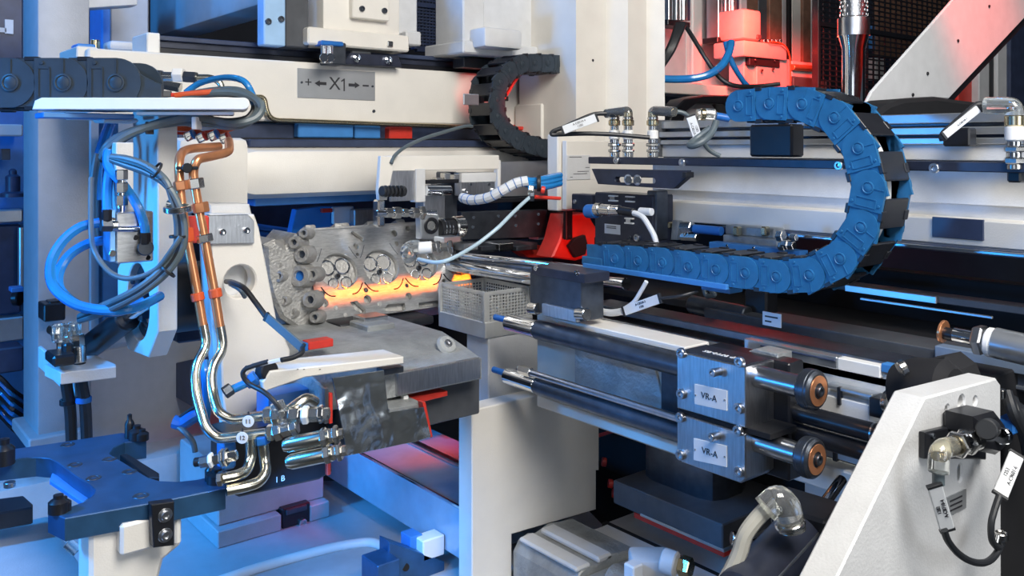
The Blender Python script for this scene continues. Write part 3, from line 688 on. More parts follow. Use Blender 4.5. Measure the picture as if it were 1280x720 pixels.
hose('short blue hose standing between the two bent zinc tubes', [(255, 452, 1.06), (258, 475, 1.05), (259, 500, 1.06), (256, 524, 1.08)], .006)
T = thing('angled_coupling', 'blue and black push fitting slanting across the arm foot', 'fitting')
cyl('ball', T, dark, D(329, 464, 1.05), D(338, 464, 1.04), .012); cyl('body', T, bluem, D(325, 470, 1.045), D(308, 480, 1.04), .007); hexn('nut', T, bluem, D(321, 471, 1.043), D(314, 476, 1.042), .0095)
cyl('tube', T, bluehose, D(310, 478, 1.04), D(288, 488, 1.035), .005); hexn('end_nut', T, gunm, D(290, 485, 1.035), D(280, 492, 1.03), .0075)
hose('thin black cable dropping from the marker sleeve to the clear elbow', [(335, 452, 1.0), (318, 457, 1.0), (306, 462, 1.0), (304, 470, 1.0), (312, 480, 1.0), (330, 490, .99), (343, 502, .985), (350, 512, .985)], .0028, rubber, 'sensor_cable', 'cable')
T = thing('arm_cable', 'black cable leaving the round opening of the swivel arm', 'cable')
tube('cable', T, rubber, DD((283, 352, 1.14), (291, 353, 1.1), (305, 360, 1.08), (318, 376, 1.07), (332, 395, 1.06)), .0034); tube('grey_core', T, greyrub, DD((288, 355, 1.12), (300, 362, 1.1), (306, 371, 1.11)), .003)
a, b = D(333, 396, 1.055), D(378, 435, 1.03)
cable_tag(T, (a+b)/2, b-a, UPV, (b-a).length, .011)
for o in T.children: 
    if o.name.startswith('marker'): o.data.materials[0] = greyrub
tube('tail', T, rubber, [b, D(377, 441, 1.02), D(366, 447, 1.01), D(352, 450, 1.0)], .003)
a, b = D(352, 449.5, 1.0), D(308, 459.5, 1.0); cable_tag(T, (a+b)/2, a-b, UPV, (b-a).length, .004)

# ------------------------------------------------------------------ cylinder head (tilted back)
tilt = math.atan2(.053, .129)
HS = 1.30/1.174; HO = PV(400, 404, 1.30); HX = Vector((1, 0, 0)); HY = Vector((0, math.sin(tilt), math.cos(tilt))); HN = HX.cross(HY)
HM = Matrix((HX, HY, HN)).transposed().to_4x4(); HM = Matrix.Translation(HO) @ HM
def hp(px, py, dep=0):
    r = ray(px, py); p = C0 + r * ((HO - HN*dep - C0).dot(HN) / r.dot(HN)); d = p - HO; return (d.dot(HX), d.dot(HY))
def hw(x, y, z=0): return HO + HX*x + HY*y + HN*z
def hput(name, parent, m, me, z): me.transform(HM @ Matrix.Translation((0, 0, z))); return put(name, parent, m, me)
T = thing('engine_casting', 'bare aluminium engine cylinder head with paired valve openings', 'cylinder head')
HH = hp(380, 290)[1]; HL = .285*HS
ch = [hp(424.4, 339), hp(477.5, 336.5)]; pit = ch[1][0] - ch[0][0]; chs = [(ch[0][0] + pit*k, ch[0][1]) for k in range(4)]
R_ = .0285*HS
holes = []
def chamber(cx, cy):
    return [(cx + R_*1.08*math.cos(a)*(1 if abs(math.cos(a)) < .8 else 1.0), cy + R_*.98*math.sin(a)) for a in [2*math.pi*i/28 for i in range(28)]]
for c in chs: holes.append(chamber(*c))
for x, y, r in ((391, 310.5, .0037), (393, 321.5, .0022), (445, 308, .0042), (447, 318, .0024), (493, 291.5, .0052), (496, 304.5, .0038), (510, 285.7, .0045), (403, 367, .0036), (405.5, 378.5, .0062), (457.5, 362.5, .0036), (459.5, 374, .006), (508.5, 357, .003), (511, 370, .005), (555, 351, .003)):
    p = hp(x, y); holes.append(circ(p[0], p[1], r*HS, 14))
a, b = hp(441.5, 292), hp(452, 299); holes.append(slot2((a[0]+b[0])/2, (a[1]+b[1])/2, math.hypot(a[0]-b[0], a[1]-b[1])/2, .0042, math.atan2(b[1]-a[1], b[0]-a[0])))
for pts in ([(438, 378), (446, 376.5), (457, 387), (456, 393), (445, 388)], [(482, 385), (485, 381), (506, 379), (507, 386), (504, 389), (482, 389)], [(524, 379), (536, 377), (552, 375), (552, 381), (524, 384)]):
    holes.append([hp(*q) for q in pts])
out = [(-.002, HH*.62), (-.001, HH*.3), (0, 0), (HL, 0), (HL, HH), (-.001, HH)]
me = prism2([out] + [h[::-1] for h in holes], .010, .0008); hput('deck', T, milled, me, -.005)
me = prism2([[(.002, .004), (HL, .004), (HL, HH - .004), (.002, HH - .004)]], .004, .0005); hput('chamber_floor', T, cast, me, -.0135)
bm = bmesh.new(); add_box(bm, (.004, HL - .004, .004, HH + .012, -.11, -.0155), .006); bm.transform(HM); fin('casting', T, cast, bm)
bm = bmesh.new(); add_box(bm, (0, HL, HH - .002, HH + .006, -.095, -.008), .003); bm.transform(HM); fin('upper_ledge', T, milled, bm)
for x, w_ in ((.02, .02), (.075, .03), (.14, .025), (.20, .02)):
    bm = bmesh.new(); add_box(bm, (x, x + w_, HH + .004, HH + .022, -.07, -.03), .004); bm.transform(HM); fin('cam_boss', T, cast, bm)
def port(cx, cy, r, parent, z=-.0115):
    o = _ring('valve_seat', parent, chrome, hw(cx, cy, z - .004), HN, r, r*.78, .007, 24)
    lathe('valve_face', o, steel if r > .008 else gunm, hw(cx, cy, z - .004), HN, [(0, .0005), (r*.8, .003), (r*.8, 0), (0, -.001)][:3], 24)
for cx, cy in chs:
    for dx, dy, r in ((-.0145, .009, .0125), (.0105, .0095, .0135), (-.0095, -.0165, .0092), (.0125, -.0165, .0100)): port(cx + dx*HS, cy + dy*HS, r*HS, T)
    cyl('plug_hole', T, gunm, hw(cx - .0005, cy - .0055*HS, -.012), hw(cx - .0005, cy - .0055*HS, -.006), .0045)
    cyl('plug_bore', T, void, hw(cx - .0005, cy - .0055*HS, -.006), hw(cx - .0005, cy - .0055*HS, -.0057), .0032)
# seal grooves along the hot band
for k, cx in enumerate([chs[0][0] - pit*.5 + pit*i for i in range(5)]):
    y0 = chs[0][1] - .021*HS
    for sg in (-1, 1):
        P = [hw(cx + sg*.002, y0 - .0005, .0002), hw(cx + sg*.008, y0 - .010, .0002), hw(cx + sg*.016, y0 - .0165, .0002), hw(cx + sg*.025, y0 - .018, .0002)]
        if (k == 0 and sg < 0): continue
        tube('seal_groove', T, void, P, .0011, 6)
    for sg in (-1, 1): 
        P = [hw(cx + sg*.003, HH*.66, .0001), hw(cx + sg*.009, HH*.72, .0001), hw(cx + sg*.015, HH*.80, .0001)]
        tube('scribed_line', T, gunm, P, .0006, 5)
for x, y in ((420, 385), (432, 394), (474, 380)):
    p = hp(x, y); cyl('core_plug', T, cast, hw(p[0], p[1], -.001), hw(p[0], p[1], .0012), .0042)
# end casting with bosses
polyV('end_casting', T, cast, 1.305, .10, [(331, 306), (345, 299), (358, 308), (372, 292), (382, 300), (390, 350), (402, 402), (394, 412), (376, 414), (352, 398), (340, 372), (333, 345)], (), .006)
BD = Vector((-.75, -.6, .12)).normalized()
for (x, y, r, L, m_) in ((341, 311, .0125, .03, cast), (368, 303, .009, .028, cast), (377, 291, .0075, .02, cast), (375, 318, .012, .022, cast), (352, 345, .0085, .035, cast), (344, 374, .0075, .03, cast), (356, 376, .0075, .03, cast), (391, 397, .0085, .02, cast), (372, 345, .016, .022, bluem), (388, 343, .010, .02, cast), (385, 375, .012, .02, cast), (345, 330, .010, .03, cast), (362, 392, .008, .02, cast)):
    p = D(x, y, 1.39); r *= HS; L *= HS
    lathe('boss', T, cast, p - BD*.03, BD, [(0, 0), (r*1.15, 0), (r, L), (r*.92, L + .002), (r*.5, L + .002), (r*.42, L - .006), (0, L - .006)], 16)
    cyl('bore', T, bluem if m_ is bluem else gunm, p - BD*.03 + BD*(L - .005), p - BD*.03 + BD*(L - .0035), r*.46, 14)

# ------------------------------------------------------------------ clamping fixture under the head
T = thing('clamping_fixture', 'grey cast clamping fixture carrying the cylinder head', 'fixture')
zf = PV(500, 467, 1.02).z; zb_ = PV(500, 495, 1.02).z; zt = PV(500, 425, 1.11).z
profU('bed', T, castg, [(1.02, zb_), (1.02, zf), (1.045, zf + .006), (1.09, zt - .006), (1.12, zt), (1.33, zt), (1.33, zb_)], PV(404, 450, 1.02).x, PV(603, 470, 1.02).x, .002)
boxV('machined_face', T, brushed, 1.014, .008, 497, 467, 601, 495, .001)
boxV('clamp_pad', T, steel, 1.22, .04, 456, 398, 486, 412, .002); boxV('pad_foot', T, castg, 1.19, .06, 460, 408, 494, 419, .002)
for x, y in ((425, 408), (505, 402)): boxV('dark_support', T, dark, 1.25, .06, x, y - 2, x + 38, y + 9, .004)
p = Vector((PV(552, 446, 1.075).x, 1.062, zf + .016)); lathe('drain_boss', T, castg, p, (0, -.75, .66), [(0, 0), (.016, 0), (.013, .004), (0, .004)]); lathe('drain_plug', T, steel, p + Vector((0, -.003, .0027)), (0, -.75, .66), [(0, 0), (.0065, 0), (.006, .003), (.0035, .003), (.003, .001), (0, .001)])
boxV('blue_marker', T, bluem, 1.09, .02, 378, 430, 386, 440, .001); boxV('red_marker', T, redm, 1.088, .02, 386, 428, 417, 438, .001)
boxV('under_block', T, dgrey, 1.05, .2, 420, 492, 600, 560, .002)
polyV('red_lever', T, redm, 1.03, .03, [(486, 508), (505, 498), (560, 489), (560, 495), (520, 505), (488, 516)])
boxV('pin', T, white, 1.02, .01, 505, 495, 511, 506, .001)
T = thing('wedge_plate', 'cream wedge plate jutting from the arm above the bent guard', 'plate')
polyV('wedge', T, cream, .985, .055, [(338, 464), (505, 446), (505, 455), (382, 472), (347, 484), (330, 490), (328, 478)], (), .0015)
for x in (372, 380, 400): textV(T, '-', .9845, x, 461, .008)
boxV('edge_pad', T, gunm, 1.0, .02, 480, 462, 505, 470, .001)
T = thing('bent_guard', 'shiny bent sheet steel guard below the wedge plate', 'guard')
me_pts = [(416, 473), (480, 463), (486, 515), (530, 509), (539, 546), (520, 552), (434, 570), (430, 545)]
polyV('sheet', T, sheet, .975, .003, me_pts, (), .0004)
polyV('folded_edge', T, redm, .978, .012, [(528, 503), (532, 503), (541, 546), (538, 547)], (), .0003)
polyV('top_shelf', T, castg, .99, .05, [(487, 515), (486, 511), (530, 504), (531, 509)], (), .0004)
boxV('bracket_plate', T, steel, .985, .006, 406, 486, 411, 530, .0005); boxV('red_strip', T, redm, .983, .006, 412, 492, 416, 530, .0005)
T = thing('dark_sump_block', 'black cast block behind the zinc tubes', 'block')
polyV('block', T, dark, 1.04, .06, [(285, 545), (410, 515), (416, 590), (400, 600), (300, 622), (285, 615)], (), .003)
boxV('red_edge', T, redm, 1.035, .01, 409, 578, 414, 595, .001)
textV(T, '1 B', 1.0392, 350, 599, .010, lab)

# ------------------------------------------------------------------ fork plate in the foreground left
FZ = 1.121
T = thing('fork_plate', 'dark steel fork plate with blue light in its colour and rounded cut-out in the lower left foreground', 'fork')
polyZ('plate', T, forkm, FZ, .024, [(-40, 569), (10, 562), (60, 555), (152, 541), (183, 543), (183, 550), (156, 553), (143, 559), (137, 567), (150, 575), (186, 597), (200, 601), (222, 602), (245, 599.5), (257, 597), (274, 597), (282, 602), (282, 610), (200, 627), (81, 648), (60, 638), (63, 632), (85, 634), (105, 627), (117, 618), (119, 613), (112, 606), (92, 593), (72, 578), (62, 573), (45, 571.5), (-40, 581)], (), .001)
for x, y in ((84.5, 556), (93.5, 581), (137, 574), (161.5, 589.7), (117, 597.5), (176, 619.8)):
    p = PZ(x, y, FZ); _ring('countersink', T, gunm, p - NZ*.001, NZ, .0085, .0058, .0016, 20); screw(T, p - NZ*.0045, NZ, .0056, 'dark')
def stop(x, y, h=.016, r=.009, z=FZ):
    p = PZ(x, y, z); lathe('locating_stop', T, dark, p, NZ, [(0, 0), (r, 0), (r, h*.6), (r*.8, h*.7), (r*.5, h*.8), (r*.5, h), (0, h*1.05)], 16)
stop(73, 640, .018, .010); stop(79, 638, .014, .008); stop(271, 603, .016, .011); stop(264, 600, .02, .007); stop(162, 547, .03, .006); stop(171, 549, .018, .010); stop(178, 550, .014, .008); stop(5, 580, .03, .012)
p = PZ(205, 627, FZ); fv = p.y - .010
polyV('clamp_bar', T, dark, fv, .012, [(189, 631), (218, 627), (218, 682), (192, 685)], (), .001)
for x, y in ((206.5, 644), (206.5, 669)): 
    _ring('washer', T, steel, PV(x, y, fv), NV, .0075, .005, .001); scV(T, fv, x, y, .005, 'steel')
polyZ('side_ledge', T, dark, FZ - .004, .02, [(150, 568), (160, 567), (199, 591), (199, 597), (186, 597)], (), .001)
polyZ('inner_step', T, bluep, FZ - .016, .006, [(66, 588), (110, 614), (112, 622), (104, 628), (62, 600)], (), .001)
T = thing('fork_pedestal', 'cream cast pedestal block carrying the fork plate', 'pedestal')
boxV('block', T, cream, fv + .014, .04, 151, 657, 190, 697, .003)
polyV('neck', T, cream, fv + .03, .05, [(112, 655), (160, 650), (226, 640), (226, 682), (205, 700), (190, 760), (112, 760)], (), .004)
boxV('small_pad', T, white, fv + .016, .02, 219, 648, 227, 682, .002)
T = thing('machine_bed_table', 'large pale machine base table in the lower left', 'machine base')
polyZ('deck', T, mgrey, .80, .05, [(-600, 640), (250, 600), (700, 600), (820, 720), (700, 900), (-300, 900)], (), .004)
DV = .8
pipe('edge_conduit', T, white, [PZ(240, 738, DV + .006), PZ(330, 707, DV + .006), PZ(420, 683, DV + .006), PZ(462, 677, DV + .006), PZ(478, 682, DV + .006), PZ(486, 690, DV + .006)], .008, .05)
T = thing('slide_base_block', 'pale blue grey base block with stepped foot behind the zinc tubes', 'block')
bv = PZ(300, 672, DV).y
box('block', T, mgrey, (PV(272, 650, bv).x, PV(405, 620, bv).x, bv, bv + .2, DV + .03, PV(272, 585, bv).z), .003)
box('step', T, mgrey, (PV(272, 650, bv - .02).x, PV(352, 620, bv - .02).x, bv - .02, bv + .2, DV, DV + .03), .002)
box('step', T, mgrey, (PV(388, 650, bv - .02).x, PV(412, 620, bv - .02).x, bv - .02, bv + .2, DV, DV + .03), .002)
T = thing('corner_clamp', 'small black clamp with steel screw in the base block step', 'clamp')
boxV('block', T, dark, bv - .016, .05, 353, 637, 388, 662, .002); scV(T, bv - .016, 377.5, 653, .008)
boxV('key', T, gunm, bv - .02, .02, 358, 638, 384, 645, .001)
T = thing('lower_guide_beam', 'smooth pale blue guide beam running diagonally below the bent guard', 'beam')
box('beam', T, mat('pale_steel_paint', (.45, .52, .62), .25, .2), (.83, 1.02, 1.15, 1.75, .83, .914), .003)
box('inner_rail', T, steel, (.93, .945, 1.15, 1.75, .914, .922), .002)
box('top_rail', T, chrome, (.83, .834, 1.15, 1.75, .912, .917), .0008)
T = thing('blue_stop_plate', 'upright blue steel plate with two bores at the bottom edge', 'plate')
p = PZ(500, 720, .84)
polyV('plate', T, forkm, 1.2, .03, [(486, 677), (556, 702), (556, 740), (486, 740)], (), .0015)
boxV('foot', T, forkm, 1.17, .05, 472, 708, 500, 740, .0015)
for x, y in ((492, 713), (507, 709)): cyl('bore', T, void, PV(x, y, 1.2), PV(x, y, 1.1985), .006)
boxV('bracket', T, bluep, 1.22, .03, 513, 672, 528, 690, .001); boxV('white_block', T, white, 1.2, .03, 529, 677, 556, 703, .002)
T = thing('lower_left_plinth', 'blue lit plinth with a dark bar along the bottom left corner', 'plinth')
box('slab', T, mgrey, (PZ(-60, 655, 1.0).x, PZ(105, 700, 1.0).x, .85, 1.35, .9, .99), .004)
polyZ('dark_bar', T, dark, 1.035, .022, [(-40, 628), (30, 619), (41, 629), (41, 634), (-40, 648)], (), .002)
cyl('bolt', T, steel, PZ(12, 609, 1.0), PZ(12, 609, 1.0) + NZ*.008, .008)
cyl('grease_nipple', T, clear, D(84, 678, .95), D(97, 690, .95), .006)
T = thing('rear_base_frame', 'blue lit frame rail across the back of the base', 'frame')
box('rail', T, lgrey, (.2, .9, 1.75, 1.85, .80, .9), .004)

# ------------------------------------------------------------------ cream box plate, basket and stand
T = thing('cover_plate', 'large upright cream cover plate in the middle foreground', 'plate')
ztp = PV(590, 513, 1.1).z; yr = HZ + (CAMZ - ztp)*F/1.538
polyV('plate', T, cream, 1.1, .036, [(590, 513), (749, yr), (749, 588), (745.5, 588), (745.5, 637), (640, 668), (640, 770), (590, 770)], (), .0015)
T = thing('parts_basket', 'perforated sheet steel basket at the end of the slide', 'basket')
bu0, bv0 = .878, 1.154
bu1 = PV(662, 380, bv0).x; bv1 = PU(552, 380, bu0).y; zt_ = PU(607, 365, bu0).z; zm = PU(607, 405, bu0).z; zl = PU(607, 423, bu0).z
def perf(p0, ex, ey, nx, ny):
    bm = bmesh.new(); p0 = Vector(p0); ex = Vector(ex)/nx; ey = Vector(ey)/ny
    def V_(i, j): return bm.verts.new(p0 + ex*i + ey*j)
    for j in range(ny):
        for i in range(nx):
            off = .0
            C = [V_(i, j), V_(i+1, j), V_(i+1, j+1), V_(i, j+1)]
            k = .44; H = [V_(i+.5, j+.5-k), V_(i+.5+k, j+.5), V_(i+.5, j+.5+k), V_(i+.5-k, j+.5)]
            for a in range(4):
                b = (a+1) % 4; bm.faces.new((C[a], C[b], H[b], H[a])) if 0 else None
                bm.faces.new((C[a], H[a], H[a-1])); bm.faces.new((C[a], C[b], H[a]))
    bmesh.ops.remove_doubles(bm, verts=bm.verts, dist=1e-6)
    r = bmesh.ops.solidify(bm, geom=bm.faces[:], thickness=.0008)
    return bm
rim = .006
for (p0, ex, nx) in (((bu0, bv1, zm), (0, bv0 - bv1, 0), 19), ((bu0, bv0, zm), (bu1 - bu0, 0, 0), 14), ((bu1, bv0, zm), (0, bv1 - bv0, 0), 19), ((bu1, bv1, zm), (bu0 - bu1, 0, 0), 14)):
    o = fin('perforated_side', T, galv, perf(p0, ex, (0, 0, zt_ - zm - rim), nx, 9)); 
for b in ((bu0 - .001, bu0 + .001, bv0, bv1), (bu1 - .001, bu1 + .001, bv0, bv1), (bu0 - .001, bu1 + .001, bv0 - .001, bv0 + .001), (bu0 - .001, bu1 + .001, bv1 - .001, bv1 + .001)):
    box('rim', T, galv, (*b, zt_ - rim, zt_), .0004)
for x in (bu0, bu1):
    for y in (bv0, bv1): box('corner_post', T, galv, (x - .0045, x + .0045, y - .002, y + .004, zm, zt_), .0005)
box('lower_tray', T, galv, (bu0 - .004, bu1 + .004, bv0 - .004, bv1 + .004, zl, zm + .003), .001)
T = thing('basket_stand', 'grey sheet metal stand under the perforated basket', 'stand')
box('sheet', T, lgrey, (bu0 + .004, bu1 + .05, bv0 - .002, bv0 + .06, 1.0, zl), .002)

# ------------------------------------------------------------------ gripper head above the cylinder head
T = thing('gripper_unit', 'silver gripper unit with sensors reaching over the cylinder head', 'gripper')
GV = 1.30
boxV('top_bar', T, cream, GV, .03, 489, 195, 624, 214, .001)
polyV('side_plate', T, cream, GV - .012, .01, [(476, 195), (495, 196), (484, 250), (474, 250), (473, 238)], (), .001)
boxV('guard_sheet', T, brushed, GV + .002, .004, 488, 212, 522, 252, .0005)
boxV('upright', T, lgrey, GV - .004, .02, 520, 211, 532, 253, .001)
cyl('rubber_buffer', T, rubber, PV(477, 239, GV - .03), PV(505, 239, GV - .02), .009)
for k in range(5): _ring('buffer_rib', T, rubber, PV(481 + 5*k, 239, GV - .03), (1, 0, 0), .0098, .008, .003)
cyl('guide_rod', T, chrome, PV(532, 238, GV - .004), PV(562, 238, GV - .004), .010)
cyl('guide_rod', T, chrome, PV(470, 267, GV - .01), PV(545, 266, GV - .01), .006)
for x0, x1, r in ((482, 490, .009), (492, 500, .011), (503, 509, .008), (515, 522, .010), (524, 529, .013)): hexn('nut', T, nickel, PV(x0, 266, GV - .01), PV(x1, 266, GV - .01), r)
boxV('hanging_link', T, nickel, GV - .012, .02, 473, 250, 482, 284, .003)
boxV('middle_block', T, brushed, GV + .004, .03, 530, 244, 557, 282, .002)
boxV('dark_web', T, gunm, GV + .03, .03, 556, 215, 572, 282, .002)
for x, y in ((538, 228), (556, 220), (568, 222), (546, 226)): boxV('valve', T, nickel, GV + .0, .015, x, y - 4, x + 7, y + 5, .001)
boxV('valve_bar', T, dark, GV - .004, .01, 533, 225, 574, 230, .001)
boxV('cylinder_block', T, lgrey, GV + .004, .03, 577, 216, 621, 230, .004)
boxV('clamp_plate', T, brushed, GV - .004, .02, 576, 228, 619, 245, .001)
for x, y in ((582, 239), (617, 238)): scV(T, GV - .004, x, y, .0052)
for x, y in ((588, 230.5), (611, 230.5)): scV(T, GV - .004, x, y, .0025, 'dark')
polyV('bearing_plate', T, alu, GV - .016, .018, [(526, 269), (549, 269), (549, 296), (544, 300), (526, 299)], (), .002)
_ring('bearing_ring', T, dark, PV(538.5, 282, GV - .016), NV, .0145, .009, .004); cyl('bearing_core', T, nickel, PV(538.5, 282, GV - .016), PV(538.5, 282, GV - .021), .0085)
cyl('drive_drum', T, dark, PV(548, 285, GV - .002), PV(566, 284, GV - .002), .017, 24)
for k in range(3): _ring('drum_band', T, chrome, PV(552 + 4*k, 285, GV - .002), (1, 0, 0), .0175, .016, .001)
cyl('drum_flange', T, nickel, PV(566, 284, GV - .002), PV(578, 283, GV - .002), .020, 24)
T = thing('tool_plate', 'flat gunmetal tool plate with small bores right of the gripper', 'plate')
polyV('plate', T, gunm, 1.34, .02, [(577, 265), (684, 262), (686, 296), (577, 300)], (), .001)
for x, y in ((592, 272), (591, 284), (623, 270), (644, 270), (645, 282), (673, 268), (673, 280), (623, 283)): cyl('bore', T, chrome, PV(x, y, 1.34), PV(x, y, 1.338), .003)
boxV('edge_block', T, lgrey, 1.35, .03, 672, 284, 692, 300, .002)
polyV('jaw', T, gunm, 1.33, .03, [(577, 303), (640, 300), (672, 303), (672, 312), (577, 318)], (), .001)
for k in range(4): boxV('jaw_pad', T, [steel, gunm, nickel, gunm][k], 1.31, .03, 580 + 22*k, 305 + k % 2*3, 598 + 22*k, 314, .001)
T = thing('gripper_back_sheet', 'large plain sheet metal plate behind the blue hose bundle', 'plate')
polyV('sheet', T, alu, 1.37, .012, [(624, 202), (700, 200), (700, 244), (624, 246)], (), .001)
boxV('frame', T, white, 1.365, .012, 622, 200, 626, 248, .0005); boxV('lower_bar', T, dark, 1.36, .02, 578, 250, 692, 256, .001)
T = thing('quick_connector', 'clear elbow plug with white sleeve on the cylinder head right end', 'connector')
tube('clear_elbow', T, clear, DD((512, 322, 1.24), (509, 314, 1.23), (515, 309, 1.23), (524, 309, 1.23)), .010)
cyl('white_sleeve', T, white, D(523, 310, 1.23), D(540, 309, 1.23), .0085)
for x0, x1, r in ((540, 546, .006), (546, 551, .0095), (551, 560, .0065), (560, 566, .010)): hexn('nut', T, nickel, D(x0, 309, 1.23), D(x1, 308, 1.23), r)
boxV('mount', T, alu, 1.2, .03, 555, 297, 576, 304, .001)
hose('thin pale blue cable from the clear plug up past the tool plate', [(523, 324, 1.22), (545, 328, 1.2), (565, 323, 1.2), (595, 306, 1.25), (622, 285, 1.27), (640, 267, 1.30), (656, 252, 1.34), (663, 246, 1.353)], .0028, mat('pale_blue_sheath', (.42, .55, .62), .4), 'signal_cable', 'cable')
hose('thin grey cable curving up from the cream gripper side plate', [(489, 204, 1.487), (494, 194, 1.50), (508, 183, 1.53), (530, 173, 1.58), (552, 166, 1.62), (580, 158, 1.66), (590, 158, 1.68)], .0032, greyrub, 'signal_cable', 'cable')
T = thing('spiral_hose_bundle', 'white spiral wrapped hose sagging to the blue hose bundle', 'hose')
P = smooth_path(DD((578, 247, 1.42), (590, 250, 1.4), (610, 247, 1.38), (628, 238, 1.37), (645, 229, 1.37), (660, 226, 1.37)), 8)
bm = bmesh.new(); add_tube(bm, P, .008, 10); fin('wrap', T, lab, bm)
for i in range(3, len(P) - 2, 4): _ring('wrap_edge', T, bluem, P[i], P[i+1] - P[i-1], .0086, .0075, .0012, 14)
for k, dy in enumerate((-5, 0, 5)):
    hose(['uppermost blue hose of the trio ending at the white plate', 'middle blue hose of the trio ending at the white plate', 'lowest blue hose of the trio ending at the white plate'][k], [(655, 227 + dy*.4, 1.37), (668, 229 + dy*.6, 1.38), (682, 228 + dy, 1.4), (700, 224 + dy, 1.44)], .0055, bluehose, 'air_hose', 'hose', 'trio of blue hoses behind the white plate')
T = thing('hose_junction', 'black ring and red tipped junction on the blue hoses', 'connector')
_ring('ring', T, rubber, D(671, 229, 1.375), CAMR, .013, .010, .006); cyl('red_tip', T, redm, D(676, 237, 1.36), D(681, 238, 1.36), .006); hexn('nut', T, nickel, D(660, 237, 1.355), D(667, 238, 1.355), .008); hexn('nut', T, gunm, D(662, 245, 1.355), D(668, 245, 1.355), .009)
hose('thin red hose running right from the hose junction', [(668, 246, 1.36), (682, 247, 1.38), (700, 248, 1.4)], .003, redm, 'thin_hose', 'hose')

# ------------------------------------------------------------------ small energy chain, red lit
T = thing('small_energy_chain', 'small dark energy chain curling down over the long cream beam', 'cable chain')
SV = 1.385; hs = .036
P = [PV(x, y, SV) for x, y in ((716, 84), (700, 82.5), (676, 81), (652, 80), (636, 82), (622, 92), (610, 108), (608, 128), (609, 146), (618, 163), (634, 175), (656, 183), (680, 188), (704, 190))]
q = resample(P, .034)
chain(T, q[::-1], (0, 1, 0), .07, hs, plastic, dark, .0012)
for t in T.children: pass
boxV('silver_clip', T, alu, SV - .038, .004, 580, 117, 599, 131, .001)
hose('thin red edged cable inside the curl of the small energy chain', [(652, 90, 1.80), (642, 104, 1.79), (632, 120, 1.79), (618, 138, 1.80)], .0032, redm, 'chain_cable', 'cable')
T = thing('chain_latch', 'small black latch lever inside the chain curl', 'latch')
boxV('lever', T, dark, 1.46, .01, 628, 124, 632, 142, .001); boxV('foot', T, dark, 1.46, .01, 623, 139, 633, 144, .001); boxV('head', T, dark, 1.46, .01, 627, 120, 636, 126, .001)
boxV('rail', thing('chain_guide_rail', 'dark guide rail under the housing behind the small chain', 'rail'), dark, 1.46, .04, 580, 72, 722, 84, .001)

# ================================================================== upper middle and the white column
T = thing('drive_housing', 'blue grey painted drive housing hanging at the top beside the white column', 'housing')
boxV('housing', T, lgrey, 1.44, .12, 600, -60, 724, 58, .004)
boxV('bottom_plate', T, lgrey, 1.42, .14, 579, 50, 724, 66, .003)
boxV('step', T, lgrey, 1.43, .1, 579, -60, 606, 52, .003)
boxV('corner_box', T, lgrey, 1.38, .06, 606, 33, 653, 58, .006)
boxV('seam', T, white, 1.4385, .003, 690, -40, 692, 56, .0005)
T = thing('white_column', 'tall white stepped column in the upper middle', 'column')
pl = [(PV(x, 0, v).x, v) for x, v in ((720, 1.30), (757, 1.30), (785, 1.262), (808, 1.262), (831, 1.235))]
ue = pl[-1][0]
plan('column', T, cream, pl + [(ue + .004, 1.30), (ue + .004, 1.48), (pl[0][0], 1.48)], PV(770, 178, 1.27).z, 2.05, .0015)
lathe('plug_hole', T, dark, PV(741, 75.5, 1.30), NV, cprof(.0028, .001))
T = thing('column_foot_plate', 'cream foot plate with an engraved label below the white column', 'plate')
boxV('plate', T, cream, 1.23, .03, 697, 168, 744, 264, .002); boxV('front_web', T, cream, 1.215, .012, 708, 176, 830, 262, .001)
lb = boxV('engraved_label', T, lgrey, 1.2135, .0015, 709, 194, 738, 225, .0003)
for y, x0, x1 in ((196, 712, 727), (214, 722, 736), (217, 717, 734), (221, 713, 716), (209, 732, 737)): boxV('engraved_line', lb, ink, 1.213, .0005, x0, y, x1, y + .7, .0001)
# rear column with two extruded cylinders
T = thing('rear_column', 'pale grey column behind the two hanging aluminium cylinders', 'column')
boxV('column', T, lgrey, 1.58, .2, 826, -60, 930, 112, .003)
boxV('edge_strip', T, white, 1.575, .02, 866, -60, 878, 104, .002); boxV('edge_strip', T, lgrey, 1.57, .02, 926, -60, 934, 100, .002)
polyV('gusset', T, lgrey, 1.56, .015, [(928, 60), (934, 70), (952, 104), (952, 112), (926, 112)], (), .001)
boxV('shelf', T, cream, 1.50, .1, 826, 102, 940, 116, .002)
boxV('weld_seam', T, white, 1.578, .004, 858, 40, 862, 102, .001)
def exl(lb_, x0, x1, y, v):
    T = thing('profile_cylinder', lb_, 'cylinder')
    n = 5; w_ = (x1 - x0)/n
    for k in range(n): boxV('profile_rib', T, alu if k % 2 == 0 else [gunm, alu][k % 3 == 0], v + (.004 if k % 2 else 0), .04, x0 + k*w_, -60, x0 + (k+1)*w_, y - 6, .001)
    boxV('profile_side', T, navy, v + .006, .04, x1 - 2, -60, x1 + 3, y - 6, .001)
    boxV('end_cap', T, dark, v - .004, .052, x0 - 1, y - 7, x1 + 3, y, .0015); return T
exl('hanging aluminium profile cylinder next to the white column', 836, 860, 31, 1.50)
exl('hanging aluminium profile cylinder with the blue cable', 898, 921, 53, 1.50)
for k in range(4): hose(['first', 'second', 'third', 'fourth'][k] + ' black hose from the left in the sheaf behind the white column', [(846 + k*3, 30, 1.9), (842 + k*2, 46, 1.88), (834 + k*2, 64, 1.87), (824, 82 + k*2, 1.88)], .006, rubber, 'cylinder_hose', 'hose', 'black hoses behind the white column')
